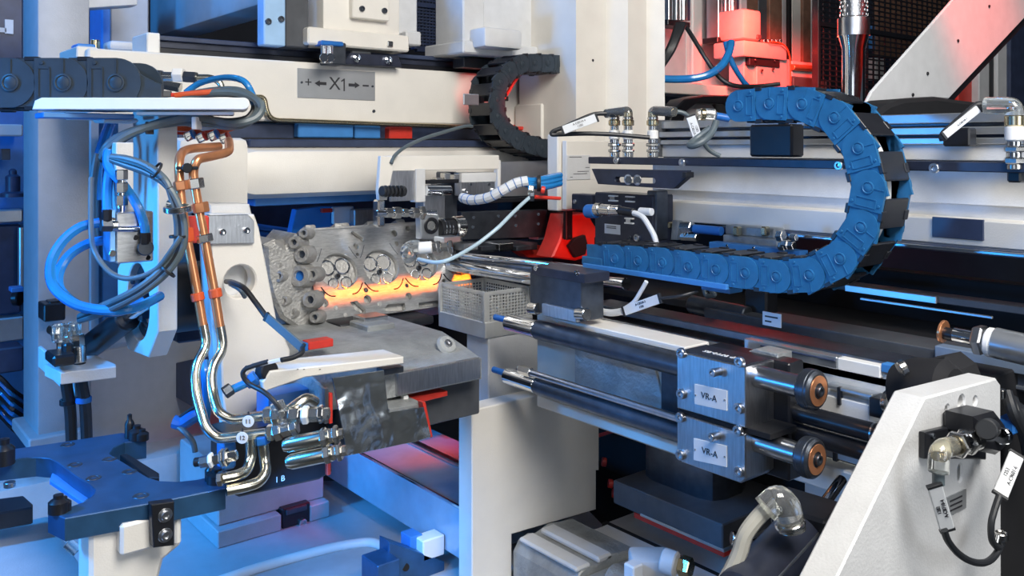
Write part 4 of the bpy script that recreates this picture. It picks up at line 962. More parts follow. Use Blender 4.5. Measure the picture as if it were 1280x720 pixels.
hose('black cable slanting from the first profile cylinder to the red motor', [(856, 31, 1.95), (868, 50, 1.92), (884, 76, 1.9), (900, 97, 1.9), (918, 107, 1.9), (945, 108, 1.95), (975, 105, 1.95)], .005, rubber, 'motor_cable', 'cable')
hose('thick blue cable sweeping from the second profile cylinder to the white column', [(914, 53, 1.92), (911, 66, 1.9), (902, 82, 1.88), (886, 93, 1.87), (866, 98, 1.87), (845, 99, 1.88), (826, 98.5, 1.89)], .0085, bluehose, 'motor_cable', 'cable')
hose('blue cable hanging straight from the second profile cylinder', [(907, 53, 1.93), (911, 68, 1.92), (918, 84, 1.92), (928, 100, 1.93), (934, 107, 1.94)], .006, bluehose, 'motor_cable', 'cable')
T = thing('servo_motor_unit', 'red lit servo motor unit on its bracket at the top right of centre', 'motor')
MVv = 1.42
boxV('motor_cover', T, grey, MVv, .1, 930, 10, 952, 48, .008); boxV('cap', T, dgrey, MVv - .004, .04, 947, 43, 952, 48)
boxV('gearbox', T, grey, MVv - .01, .1, 930, 50, 984, 70, .004)
boxV('bracket', T, grey, MVv + .0, .08, 946, 70, 988, 110, .002); boxV('dark_slot', T, dark, MVv - .004, .02, 937, 69, 975, 81, .001)
boxV('back_bracket', T, grey, MVv + .01, .05, 930, 70, 950, 106, .002)
for x, y in ((944, 75), (968, 76), (966, 86), (952, 88)): scV(T, MVv - .005, x, y, .004, 'dark')
cyl('rod', T, copper, PV(990, 84, MVv), PV(1022, 86, MVv), .009); boxV('rod_block', T, grey, MVv + .004, .03, 990, 76, 1020, 96, .002); boxV('rail', T, dgrey, MVv + .0, .05, 992, 96, 1034, 112, .002)
for k in range(5): boxV('connector_pin', T, nickel, MVv - .008, .012, 955 + 5*k, 49, 958 + 5*k, 53, .0005)
tube('wire', T, orange, [PV(x, y, MVv - .02) for x, y in ((962, 52), (978, 55), (986, 66), (988, 84), (988, 108))], .002)
T = thing('partition_profiles', 'row of upright reddish partition profiles behind the servo motor', 'partition')
cs = [woodm, dgrey, woodm, grey, void, cream, woodm, lgrey]
for k, (x0, x1) in enumerate(((930, 948), (948, 962), (962, 978), (978, 986), (986, 990), (990, 1004), (1004, 1014), (1014, 1022))):
    boxV('profile', T, cs[k], 1.62 + .01*(k % 2), .05, x0, -80, x1, 100, .002)
# chrome post
T = thing('chrome_post', 'chrome post with knurled upper sleeve in front of the wire mesh', 'post')
t = 1.75; p = D(1067, 135, t); k_ = t/F
lathe('shaft', T, chrome, p, NZ, [(0, 0), (14*k_, 0), (14*k_, 74*k_), (18.5*k_, 91*k_), (18.5*k_, 112*k_), (0, 112*k_)], 32)
lathe('collar', T, steel, p + NZ*(90*k_), NZ, [(0, 0), (19.2*k_, 0), (19.2*k_, 22*k_), (17*k_, 23*k_), (0, 23*k_)], 32)
cyl('sleeve', T, steel, p + NZ*(112*k_), p + NZ*(215*k_), 16*k_, 28)
for j in range(9):
    for i in range(14):
        a = 2*math.pi*(i + .5*(j % 2))/14
        if math.cos(a)*FW.x + math.sin(a)*FW.y > .3: continue
        q = p + NZ*((116 + j*5.2)*k_) + Vector((math.cos(a), math.sin(a), 0))*16*k_
        obox('knurl', T, steel, q, Vector((-math.sin(a), math.cos(a), 0)), Vector((math.cos(a), math.sin(a), 0)), UPV, 3*k_, 1.5*k_, 2.6*k_, 0)
# wire mesh fences
def mesh_panel(lb_, v, x0, y0, x1, y1, nx, ny, m_=dark, fw=.012):
    T = thing('wire_mesh_fence', lb_, 'fence')
    a, b = PV(x0, y0, v), PV(x1, y1, v); z1, z0 = a.z, PV(x0, y1, v).z
    bm = bmesh.new(); r = .0022
    for i in range(nx + 1): x = a.x + (b.x - a.x)*i/nx; add_box(bm, (x - r, x + r, v, v + .004, z0, z1))
    for j in range(ny + 1): z = z0 + (z1 - z0)*j/ny; add_box(bm, (a.x, b.x, v - .003, v, z - r, z + r))
    o = fin('wires', T, m_, bm); o['kind'] = 'stuff'
    for bb in ((a.x - fw, a.x, z0, z1), (b.x, b.x + fw, z0, z1)): box('post', T, m_, (bb[0], bb[1], v - .01, v + .01, bb[2], bb[3]), .001)
    for zz in (z0, (z0*.45 + z1*.55)): box('rail', T, m_, (a.x, b.x, v - .008, v + .008, zz - fw/2, zz + fw/2), .001)
    return T
mesh_panel('black wire mesh fence behind the chrome post and diagonal beam', 1.35, 1022, -60, 1300, 140, 46, 30)
mesh_panel('wire mesh fence seen between carriage and drive housing', 2.1, 520, -40, 600, 62, 20, 26, navy)
T = thing('warm_lit_partition', 'brown partition glowing behind the wire mesh', 'partition')
boxV('sheet', T, woodm, 1.7, .03, 1100, -60, 1190, 70, .002); boxV('blue_sheet', T, bluep, 1.72, .03, 1090, 30, 1118, 62, .002); boxV('grey_tab', T, lgrey, 1.5, .03, 1094, 72, 1106, 100, .002)
T = thing('rear_uprights', 'red and pale uprights standing behind the diagonal beam', 'uprights')
boxV('red_upright', T, redm, 1.1, .05, 1198, 60, 1224, 140, .003); boxV('pale_upright', T, lgrey, 1.08, .05, 1224, 40, 1241, 140, .003)
boxV('dark_upright', T, dark, 1.07, .05, 1241, 20, 1247, 140, .001); boxV('pale_post', T, lgrey, 1.06, .05, 1247, 20, 1262, 140, .003); boxV('dark_frame', T, navy, 1.05, .05, 1263, -20, 1300, 140, .003)
T = thing('diagonal_beam', 'wide pale grey diagonal beam with four small bolts at the top right', 'beam')
polyV('beam', T, lgrey, .72, .006, [(1083, 128), (1090, 114), (1198, -8), (1215, -28), (1330, -28), (1290, 13), (1186, 124), (1165, 122), (1130, 124), (1110, 132), (1092, 140)], (), .002)
polyV('beam_shadow_sheet', T, dark, .728, .03, [(1100, 128), (1205, 8), (1330, -20), (1298, 13), (1192, 126), (1165, 124)], (), .001)  # dark sheet in place of the shadow along the beam's lower edge
for x, y in ((1236, 8), (1197, 51), (1159, 92), (1140.5, 118.5)): lathe('bolt', T, dark, PV(x, y, .72), NV, cprof(.003, .002))
T = thing('black_bellows_cover', 'black bellows cover lying under the diagonal beam', 'cover')
polyV('cover', T, void, .66, .06, [(1085, 152), (1096, 142), (1112, 130), (1130, 124), (1172, 121), (1200, 125), (1225, 128), (1262, 144), (1290, 152)], (), .006)

# ------------------------------------------------------------------ right hand slide guide with the curved energy chain
T = thing('profile_rail', 'bright aluminium profile rail along the upper right', 'rail')
for k, (y0, y1, u, m_) in enumerate(((152, 161, 1.125, alu), (161, 165, 1.14, gunm), (165, 172, 1.12, alu), (172, 175, 1.135, navy), (175, 181, 1.122, alu), (181, 196, 1.128, lgrey))):
    boxU('profile_lip', T, m_, u, .06, 822, y0, 1500, y1, .001)
boxU('end_plate', T, dgrey, 1.118, .07, 818, 150, 823, 196, .001)
T = thing('long_mounting_bar', 'long dark steel bar with socket screws below the sensors', 'bar')
boxU('bar', T, burn, 1.03, .03, 735, 196, 1500, 204.5, .001)
for x, y in ((772, 200.5), (854, 203), (1050, 207), (1169, 210)): scU(T, 1.03, x, y, .0058)
boxU('foot', T, dark, 1.04, .02, 1258, 214, 1276, 228, .002)
boxU('upper_lip', T, dark, 1.03, .03, 936, 156, 990, 196, .003)
T = thing('slotted_adjuster_plate', 'black slotted adjuster plate with two hex bolts under the bar', 'plate')
polyU('plate', T, burn, 1.02, .012, [(739, 211), (858, 213), (858, 222), (842, 236), (820, 235), (747, 230)], [('s', 771, 224.5, 816, 226, .0045)], .001)
for x, y in ((785.5, 224.5), (797, 225)):
    _ring('washer', T, steel, PU(x, y, 1.02), NU, .0085, .004, .0015); hexn('bolt', T, chrome, PU(x, y, 1.019), PU(x, y, 1.010), .0062)
boxU('end_peg', T, dark, 1.015, .02, 852, 215, 857, 222, .001)
T = thing('white_slide_cover', 'long pale slide cover along the right hand guide', 'cover')
boxU('cover', T, lgrey, 1.16, .05, 815, 200, 1500, 253, .002)
profV('sloped_sheet', T, lgrey, [(1.15, PU(820, 236, 1.15).z), (1.156, PU(820, 206, 1.156).z), (1.165, PU(820, 206, 1.156).z), (1.165, PU(820, 236, 1.15).z)], PU(1500, 200, 1.15).y, PU(817, 200, 1.15).y)
boxU('beam', T, cream, 1.12, .05, 817, 250, 1500, 274, .0015)
for x0, x1, y0 in ((900, 940, 233), (985, 1050, 238), (1130, 1175, 248)): boxU('patch', T, white, 1.155, .01, x0, y0 - 8, x1, y0 + 4, .001)
boxU('rail', T, navy, 1.10, .05, 900, 283, 1500, 289, .001); boxU('lower_rail', T, steel, 1.09, .02, 985, 292, 1500, 295.5, .0008)
boxU('dark_patch', T, navy, 1.117, .004, 1165, 271, 1229, 296, .0005)
T = thing('guide_shoe', 'grey guide shoe with chamfered ear under the slide cover', 'guide shoe')
boxU('shoe', T, castg, 1.10, .03, 818, 275, 845, 293, .003); polyU('ear', T, castg, 1.09, .01, [(840, 275), (848, 276), (846, 300), (838, 300)], (), .001); boxU('boss', T, brass, 1.085, .02, 827, 277, 836, 285, .002)
T = thing('nickel_fitting', 'nickel tee fitting with a blue tube under the slide cover', 'fitting')
hexn('nut', T, nickel, PU(852, 284, 1.08), PU(866, 284, 1.08), .009); hexn('drop', T, nickel, PU(852, 296, 1.08), PU(872, 297, 1.08), .006); cyl('stem', T, chrome, PU(858, 286, 1.08), PU(858, 297, 1.08), .005); cyl('tube', T, bluem, PU(868, 286, 1.08), PU(902, 289, 1.08), .007)
T = thing('clamp_rail', 'grey clamp rail with two brass clips right of the nickel fitting', 'rail')
boxU('rail', T, castg, 1.085, .03, 903, 293, 972, 306, .002); boxU('top', T, castg, 1.095, .03, 906, 281, 968, 293, .002)
for x in (918, 953): boxU('clip', T, brass, 1.08, .012, x - 3, 283, x + 4, 295, .002)
T = thing('blue_channel', 'short blue steel channel above the energy chain', 'channel')
boxU('channel', T, bluep, 1.06, .02, 886, 302, 1000, 314, .001)
for x, y in ((909, 307), (942, 310)): lathe('rivet', T, nickel, PU(x, y, 1.06), NU, cprof(.002, .001))
T = thing('end_fitting', 'cluster of nickel nuts beside the chain bend', 'fitting')
for x, y, r in ((976, 295, .008), (982, 306, .007), (989, 307, .006), (978, 308, .006), (992, 297, .005)): hexn('nut', T, nickel, PU(x - 4, y, 1.05), PU(x + 4, y, 1.05), r)

# round sensors on the bar
def m12(lb_, x, top, elbow):
    T = thing('round_sensor', lb_, 'sensor'); u = 1.045
    def P(y): return PU(x, y, u)
    for y0, y1, r, m_ in ((197, 190, .0085, nickel), (190, 187, .0105, nickel), (187, 183, .0075, chrome), (183, 179, .011, nickel), (179, 174, .0075, chrome), (174, 163, .0088, white), (163, 157, .007, nickel), (157, 150, .0098, brass), (150, 146, .0085, nickel)):
        (hexn if r > .010 else cyl)('ring', T, m_, P(y0), P(y1), r)
    if elbow == 0: cyl('cap', T, dark, P(146), P(143), .008); cyl('cap', T, dark, P(148), P(146), .007)
    else:
        s = elbow
        bm = bmesh.new(); add_tube(bm, fillet([PU(x, 147, u), PU(x, 138.5, u), PU(x + 27*s, 139.5 if s > 0 else 142, u)], .006), .0078, 12); fin('clear_elbow', T, clear, bm)
        cyl('insert', T, gunm, PU(x + 2*s, 139.5, u), PU(x + 26*s, 140.5, u), .0045); cyl('led', T, brass, PU(x, 146, u), PU(x, 140, u), .0055)
    return T
m12('round sensor with dark cap standing on the bar, leftmost of the three', 768, 143, 0)
m12('round sensor with clear elbow and cable to the left, middle of the three', 785, 135, -1)
m12('round sensor with clear elbow and cable to the right, rightmost of the three', 816, 135, 1)
tt = 1.38
hose('dark cable from the middle sensor down to the printed marker', [(758, 142, tt), (742, 143, tt), (722, 151, tt), (705, 159, tt), (692, 164, tt), (690, 168, tt), (700, 168, tt), (730, 167, tt), (765, 168, tt), (812, 172, tt)], .0036, rubber, 'sensor_cable', 'cable')
T = thing('cable_marker', 'grey printed cable marker left of the sensors', 'marker')
a, b = D(703, 163, 1.36), D(746, 147, 1.36); ax = (b - a).normalized(); cable_tag(T, (a+b)/2, ax, UPV, (b-a).length, .013, ['A-C8210-4', '1282'])
hose('grey cable from the rightmost sensor down to the second marker', [(843, 139, tt), (856, 142, tt), (866, 152, tt), (872, 164, tt), (878, 176, tt), (887, 188, tt), (900, 195, tt)], .0036, greyrub, 'sensor_cable', 'cable')
T = thing('cable_marker', 'grey printed cable marker hanging right of the sensors', 'marker')
a, b = D(863, 145, 1.34), D(874, 178, 1.34); ax = (b - a).normalized(); cable_tag(T, (a+b)/2, ax, Vector(CAMR), (b-a).length, .014, ['1283', 'A-C8210-5'])
hose('grey cable loop joining the connector above the aluminium profile', [(895, 152, 1.34), (890, 165, 1.33), (880, 176, 1.32), (868, 182, 1.32), (862, 181, 1.33), (872, 172, 1.34), (888, 160, 1.34)], .005, greyrub, 'sensor_cable', 'cable')
T = thing('clear_connector', 'clear plug connector left of the start of the curved chain', 'connector')
tube('plug', T, clear, DD((872, 143, 1.36), (882, 142, 1.36), (893, 143, 1.36)), .0085); cyl('ring', T, brass, D(876, 143, 1.355), D(882, 143, 1.355), .0095); cyl('tail', T, bluem, D(895, 145, 1.36), D(912, 148, 1.36), .006)
# right edge sensor
T = thing('edge_sensor', 'blue tinted clear elbow sensor at the right edge of the picture', 'sensor')
u = 1.03
def P(x, y): return PU(x, y, u)
for y0, y1, r, m_ in ((212, 205, .008, nickel), (205, 197, .011, nickel), (197, 190, .0085, chrome), (190, 183, .011, nickel), (183, 176, .008, chrome), (176, 158, .0098, white), (158, 144, .010, brass)): (hexn if r > .0102 else cyl)('ring', T, m_, P(1268, y0), P(1268, y1), r)
bm = bmesh.new(); add_tube(bm, fillet([P(1268, 146), P(1268, 132), P(1232, 132)], .006), .0095, 12); fin('clear_elbow', T, clear, bm)
hose('dark cable with bend left of the edge sensor', [(1232, 132, 1.0), (1222, 131, 1.0), (1208, 142, 1.0), (1192, 156, 1.0), (1179, 168, 1.0), (1179, 176, 1.0)], .004, rubber, 'sensor_cable', 'cable')
T = thing('cable_marker', 'pale blue printed cable marker left of the edge sensor', 'marker')
a, b = D(1180, 170, .985), D(1224, 135, .985); cable_tag(T, (a+b)/2, (b-a), UPV, (b-a).length, .0085, ['A-C8210-1'])
boxU('foot_block', thing('marker_foot', 'black block behind the pale blue cable marker', 'block'), dark, 1.09, .02, 1178, 160, 1212, 183, .002)

# energy chain
T = thing('curved_energy_chain', 'dark energy chain with blue light in its colour, bending in a large U on the right', 'cable chain')
CU_ = .944; wch = .058; hch = .041
pp = [(742, 322), (766, 323), (799, 326), (832, 328.5), (865.5, 334), (901, 337.5), (940, 342), (979, 346), (1022, 341), (1059, 315), (1082, 269), (1084, 215), (1062, 166), (1027, 136), (985, 128.5), (945, 131), (915, 133)]
P = [PU(x, y, CU_) + Vector((wch/2, 0, 0)) for x, y in pp]
q = resample(P, .0465)
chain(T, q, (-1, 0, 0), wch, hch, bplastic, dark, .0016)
for du in (-.012, .010): tube('inner_cable', T, lab, [p + Vector((du, 0, 0)) for p in q[6:]], .006, 8, 4)
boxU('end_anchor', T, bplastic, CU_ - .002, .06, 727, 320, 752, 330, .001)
T = thing('chain_carrier_strip', 'thin blue carrier strip beneath the lower run of the chain', 'strip')
boxU('strip', T, bluep, CU_ - .006, .07, 728, 329, 908, 335, .0008)
T = thing('connector_block', 'dark blue steel block with plug, clips and small label left of the chain', 'block')
boxU('block', T, burn, 1.05, .05, 743, 240, 816, 311, .002); boxU('side_post', T, gunm, 1.055, .03, 808, 238, 820, 300, .002); boxU('left_lug', T, burn, 1.1, .03, 714, 242, 740, 262, .002)
lb = boxU('type_label', T, lab, 1.0488, .0012, 755.5, 279.5, 775, 291.5, .0003)
for y in (282, 284): boxU('print', lb, ink, 1.0484, .0005, 758, y, 770, y + .9, .0001)
for x, y in ((765, 248), (786, 249), (785, 276)):
    boxU('clip', T, white, 1.044, .006, x - 5, y - 4, x + 5, y - 2.4, .0004); boxU('clip', T, white, 1.044, .006, x - 5, y + 1.8, x + 5, y + 3.6, .0004); boxU('clip_web', T, chrome, 1.046, .004, x - 3, y - 2.5, x + 3, y + 2, .0004)
scU(T, 1.05, 797.5, 297, .006); scU(T, 1.05, 788, 297, .003, 'dark'); scU(T, 1.1, 719, 252, .004)
T = thing('round_plug_connector', 'silver round plug with white cable on the dark blue block', 'plug')
u = 1.02
cyl('blue_socket', T, bluem, PU(734, 264, u), PU(746, 264, u), .0115); cyl('knurled_ring', T, nickel, PU(745, 262, u), PU(752, 262, u), .011)
cyl('shell', T, nickel, PU(752, 262, u), PU(765, 263, u), .0095); cyl('shell_step', T, chrome, PU(760, 263, u), PU(775, 263, u), .0085); cyl('grommet', T, dark, PU(774, 263, u), PU(793, 266, u), .007); cyl('strain_relief', T, lab, PU(800, 264, u), PU(815, 265, u), .006)
tube('cable', T, lab, [PU(x, y, u - .005) for x, y in ((792, 266), (803, 271), (812, 284), (818, 296), (821, 308))], .0045)
# red lit parts deep inside
T = thing('red_interior_casting', 'red lit casting deep in the machine behind the plug connector', 'casting')
RV = 1.27
polyV('casting', T, redm, RV, .05, [(708, 268), (735, 266), (744, 282), (760, 296), (762, 308), (740, 320), (720, 326), (690, 322), (700, 300)], (), .003)  # red light inside the machine is put into the casting's colour
boxV('dark_plate', T, dark, RV - .02, .01, 708, 264, 716, 300, .001); polyV('dark_disc', T, void, RV - .015, .01, [(712, 308), (720, 298), (732, 294), (735, 306), (732, 318), (720, 322)], (), .001)
polyV('red_bracket', T, redm, 1.36, .03, [(640, 308), (672, 306), (700, 310), (700, 322), (660, 322)], (), .001)
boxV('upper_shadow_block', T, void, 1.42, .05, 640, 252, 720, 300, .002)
T = thing('chrome_guide_rods', 'polished guide rods running behind the perforated basket', 'rods')
for x0, y0, x1, y1, r in ((560, 331, 690, 352, .011), (575, 320, 735, 338, .008), (575, 328, 700, 341, .006), (700, 345, 783, 355, .010)):
    cyl('guide_rod', T, chrome if r > .007 else gunm, D(x0, y0, 1.62), D(x1, y1, 1.45), r)
boxV('end_stop', T, lab, 1.36, .02, 556, 330, 571, 345, .002)

# ------------------------------------------------------------------ dark interior behind the lower slide
T = thing('interior_shade_sheet', 'black sheet standing in for the shade behind the slide on the right', 'cover')
boxU('cover', T, void, 1.24, .03, 690, 290, 1320, 560, .002)  # black sheet standing in for the unlit space behind the slide
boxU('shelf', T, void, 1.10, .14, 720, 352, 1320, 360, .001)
T = thing('dark_ball_screw', 'dark cylinder hanging under the chain carrier', 'cylinder')
cyl('barrel', T, gunm, PU(864, 380, 1.08), PU(935, 395, 1.08), .014); boxU('holder', T, dark, 1.09, .03, 930, 360, 958, 402, .003); boxU('tab', T, bluep, 1.0, .03, 876, 354, 912, 362, .001)
tube('loose_wires', T, greyrub, [PU(x, y, 1.05) for x, y in ((880, 362), (884, 370), (893, 368), (888, 362))], .004)
lb = boxU('label_flag', thing('label_flag', 'small white printed flag under the chain', 'label'), lab, .99, .002, 953, 389, 976, 406, .0003)
for y, w_ in ((394, 16), (400, 8)): boxU('print', lb, ink, .9894, .0007, 956, y, 956 + w_, y + 2, .0001)
T = thing('sensor_lead', 'white cable loop with printed marker under the chain start', 'cable')
tube('cable', T, lab, [PU(x, y, .93) for x, y in ((727, 340), (724, 356), (730, 374), (745, 386), (762, 391), (779, 389))], .0052)
tube('branch', T, lab, [PU(x, y, .93) for x, y in ((782, 385), (792, 378), (800, 366), (808, 352))], .0032)
a, b = PU(780, 389, .925), PU(825, 373, .925); cable_tag(T, (a+b)/2, (b-a), UPV, (b-a).length, .013, ['A-C8230-2', '1290'])
tube('tail', T, rubber, [b, PU(850, 370, .93), PU(872, 364, .95)], .0022)
T = thing('flat_guide_bar', 'long flat dark guide bar with bright edge on the right', 'bar')
boxU('bar', T, dgrey, 1.06, .06, 880, 385, 1400, 410, .001); boxU('bright_edge', T, alu, 1.055, .01, 880, 405, 1400, 408.5, .0006)
boxU('far_bar', T, dgrey, 1.14, .03, 1020, 350, 1400, 358, .001); boxU('far_edge', T, alu, 1.135, .004, 1056, 356, 1170, 364, .0006); boxU('far_edge', T, alu, 1.135, .004, 1075, 372, 1240, 375, .0006)
boxU('face', T, mat('lit_edge_blue_grey', (.16, .22, .32), .4), 1.05, .02, 1168, 432, 1400, 448, .001)  # lighter blue grey stands in for light on the bar's edge
T = thing('piston_rod_cylinder', 'bright pneumatic cylinder with rod pointing left at the right edge', 'cylinder')
u = 1.0
cyl('copper_washer', T, copper, PU(1177, 414, u), PU(1181, 415, u), .013); cyl('dark_nut', T, dark, PU(1180, 416, u), PU(1193, 419, u), .007); cyl('rod', T, chrome, PU(1192, 418, u), PU(1222, 424, u), .008)
hexn('lock_nut', T, steel, PU(1219, 424, u), PU(1232, 426, u), .017); cyl('collar', T, white, PU(1234, 427, u), PU(1243, 429, u), .016); cyl('barrel', T, alu, PU(1242, 428, u), PU(1330, 448, u), .0165, 28)

# ------------------------------------------------------------------ slide with twin guide tubes and VR-A blocks
T = thing('slide_housing', 'pale metal slide housing behind the two guide tubes', 'slide')
boxU('housing', T, mat('zinc_sheet', (.60, .585, .53), .38, .35, var=.1, vs_=12), .90, .05, 671, 397, 856, 508, .0015)
boxU('top_lip', T, cream, .885, .05, 671, 392, 856, 399, .0012)
polyU('inset_plate', T, castg, .896, .006, [(718, 433), (818, 459), (828, 500), (828, 532), (718, 505)], (), .001)
boxU('dark_end', T, gunm, .892, .01, 826, 440, 850, 540, .001)
boxU('bottom_edge', T, cream, .888, .02, 671, 494, 856, 507, .001)
boxU('rear_rail', T, steel, .96, .05, 700, 386, 1120, 394, .001)
boxU('rear_rail_top', T, gunm, .965, .05, 735, 378, 1120, 386, .001)
for i, (y, lb_) in enumerate(((412, 'upper polished guide tube leading into the upper VR-A block'), (482, 'lower polished guide tube leading into the lower VR-A block'))):
    T = thing('guide_tube', lb_, 'guide tube'); z = PU(672, y, .866).z; r = .0135 if i == 0 else .0125
    va = PU(672, y, .866).y; vb = .69; vt = PU(636 if i == 0 else 634, y, .866).y
    cyl('dark_tube', T, gunm, (.866, va, z), (.866, vb, z), r + .001, 28); cyl('bright_rod', T, chrome, (.866, vt, z), (.866, va, z), r, 28)
    cyl('tip', T, bluem, (.866, vt + .035, z + .003), (.866, vt, z + .003), .005)
    if i: cyl('thin_rod', T, steel, (.856, PU(648, 461, .856).y, PU(648, 461, .856).z), (.856, vb, PU(648, 461, .856).z), .005); hexn('thin_nut', T, nickel, (.856, PU(650, 461, .856).y, PU(648, 461, .856).z), (.856, PU(664, 461, .856).y, PU(648, 461, .856).z), .0075)
bu, bw = .83, .055; va, vb = PU(846, 460, bu).y, PU(932, 460, bu).y
for i in range(2):
    T = thing('guide_block', ['upper bright steel guide block with plate printed VR-A', 'lower bright steel guide block with plate printed VR-A'][i], 'guide block')
    zt2 = PU(847, [439, 517][i], bu).z; zb2 = PU(847, [510, 576][i], bu).z
    c = .007
    if i == 0: prof = [(vb, zb2), (va, zb2), (va, zt2), (vb, zt2)]
    else: prof = [(vb + c, zb2), (va - c, zb2), (va, zb2 + c), (va, zt2), (vb, zt2), (vb, zb2 + c)]
    profU('body', T, brushed, prof, bu, bu + bw, .0012)
    lp = [(868, 480), (908.5, 488.5), (908.5, 513.5), (868, 505)] if i == 0 else [(867, 548), (908, 557.5), (908, 584), (867, 575)]
    o = polyU('type_plate', T, lab, bu - .001, .001, lp, (), .0001)
    textU(o, 'VR-A', bu - .0013, 886 if i == 0 else 887, 496.5 if i == 0 else 566, .0105)
    for x, y in (((869.5, 494), (906, 500)) if i == 0 else ((869, 562), (906, 571))): lathe('rivet', o, nickel, PU(x, y, bu - .001), NU, cprof(.0012, .0008), 10)
    for x, y in ([(853, 441), (926, 452), (853, 492), (925, 510)], [(852, 513 + 8), (924, 532 + 6), (852, 568), (925, 589)])[i]: scU(T, bu, x, y, .0062)
    p = PU(899 if i == 0 else 897, 464 if i == 0 else 544, bu); cyl('stud', T, steel, p, p + NU*.012, .0048); screw(T, p + NU*.010, NU, .005, 'steel')
    if i == 0:
        top = thing_top = box('top_strip', T, gunm, (bu + .003, bu + bw - .003, vb + .003, va - .003, zt2, zt2 + .0012), .0004)
        me = textmesh('CP 9710-05', .011); me.transform(Matrix.Translation((bu + .022, (va+vb)/2, zt2 + .0015)) @ Matrix.Rotation(math.pi/2, 4, 'Z')); put('lettering', top, lab, me)
    # piston rod and disc
    yy = [470, 551][i]; uc = bu + bw*.42; z = PU(945, yy, uc).z; ve = PU([1017, 1015][i], 480, uc).y
    T = thing('rod_with_disc', ['upper thick rod with a flanged end disc beside the guide block', 'lower thick rod with a flanged end disc beside the guide block'][i], 'rod')
    cyl('rod', T, steel, (uc, vb + .002, z), (uc, ve, z), .0125, 28)
    cyl('disc', T, gunm, (uc, ve + .012, z), (uc, ve - .006, z), .0215, 32); cyl('rim', T, gunm, (uc, ve + .008, z), (uc, ve - .002, z), .0222, 32)
    _ring('bronze_face', T, copper, (uc, ve - .0058, z), NV, .0165, .0085, .001, 28); cyl('bore', T, void, (uc, ve - .004, z), (uc, ve - .0066, z), .0062); screw(T, (uc, ve - .0055, z), NV, .0058, 'dark')
T = thing('block_clamp_bar', 'black gap bar between the two guide blocks', 'bar')
box('bar', T, void, (bu + .004, bu + bw, vb - .03, va, PU(847, 517, bu).z, PU(847, 510, bu).z), .0005); box('rear_body', T, dark, (bu + bw, bu + bw + .03, vb - .02, va, PU(847, 580, bu).z, PU(847, 440, bu).z), .002)
T = thing('block_backplate', 'grey angled back plate above the upper guide block', 'plate')
polyU('plate', T, castg, .90, .03, [(930, 441), (944, 436), (972, 443), (972, 470), (930, 462)], (), .001)
for i, (y0, lb_) in enumerate(((507, 'upper of the two long black rods right of the guide blocks'), (531, 'lower of the two long black rods right of the guide blocks'))):
    T = thing('black_guide_rod', lb_, 'rod'); z = PU(965, y0, .90).z
    cyl('rod', T, dark, (.90, PU(955, 500, .90).y, z), (.90, PU(1118, 500, .90).y, z), .0105, 24); _ring('collar', T, steel, (.90, PU(1092, 500, .90).y, z), NV, .0112, .01, .002)
    if i == 0: _ring('end_ring', T, steel, (.90, PU(962, 500, .90).y, z), NV, .014, .010, .004)
T = thing('rear_slide_beam', 'white rear slide beam with steel rail behind the end discs', 'beam')
boxU('beam', T, cream, .96, .05, 972, 440, 1160, 478, .002); boxU('steel_rail', T, alu, .95, .03, 930, 423, 1046, 437, .001); boxU('steel_groove', T, navy, .948, .01, 950, 431, 1044, 433, .0005)
boxU('rail_joint', T, white, .952, .03, 1047, 447, 1100, 462, .001); boxU('rail_end', T, bluep, .953, .03, 1101, 454, 1125, 465, .001)
boxU('lower_plate', T, lgrey, .94, .04, 1010, 488, 1086, 512, .001); boxU('black_end', T, dark, .935, .04, 1086, 496, 1104, 520, .001); boxU('thin_rail', T, alu, .938, .02, 1030, 480, 1090, 484, .0006)
cyl('end_bolt', T, nickel, PU(1106, 500, .93), PU(1113, 502, .93), .012); boxU('dark_key', T, dark, .937, .006, 1046, 484, 1050, 506, .0005)
boxU('lower_web', T, cream, .97, .04, 1000, 500, 1140, 545, .002)
cyl('side_bolt', T, nickel, PU(1122, 461, .93), PU(1140, 461, .93), .008)
T = thing('lower_rail_cover', 'white sheet below the lower end disc', 'cover')
boxU('sheet', T, white, .94, .03, 962, 560, 1100, 590, .002); boxU('rail', T, alu, .935, .02, 1020, 556, 1110, 566, .001); boxU('dark_key', T, dark, .933, .01, 1040, 558, 1046, 576, .001)
boxU('lower_block', T, lgrey, .99, .05, 1005, 590, 1120, 720, .002); boxU('cream_block', T, cream, .93, .03, 1052, 588, 1066, 614, .002)
T = thing('black_scraper_cover', 'black hooded cover above the right bracket', 'cover')
lathe('hood', T, void, D(1158, 488, .88), (0, -1, .1), [(0, -.03), (.024, -.03), (.032, -.01), (.032, .02), (.024, .03), (0, .03)], 20)
polyU('skirt', T, void, .90, .04, [(1122, 505), (1130, 478), (1150, 452), (1180, 446), (1200, 462), (1215, 500), (1180, 520)], (), .003)
cyl('nut', T, nickel, D(1124, 462, .86), D(1132, 458, .86), .008)
T = thing('black_clamp_block', 'black clamp block with bolts on the end of the slide housing', 'clamp block')
boxU('block', T, gunm, .862, .045, 662, 337, 727, 388, .0015); boxU('top_plate', T, burn, .858, .05, 664, 332, 731, 343, .001)
for x, y in ((671, 335), (722, 341)): scU(T, .858, x, y, .004, 'chrome')
boxU('bright_shoe', T, brushed, .855, .04, 677, 379, 720, 394, .001)
for x0, x1, y in ((663, 673, 385), (722, 734, 392)): cyl('side_bolt', T, nickel, PU(x0, y, .86), PU(x1, y + 1, .86), .009)

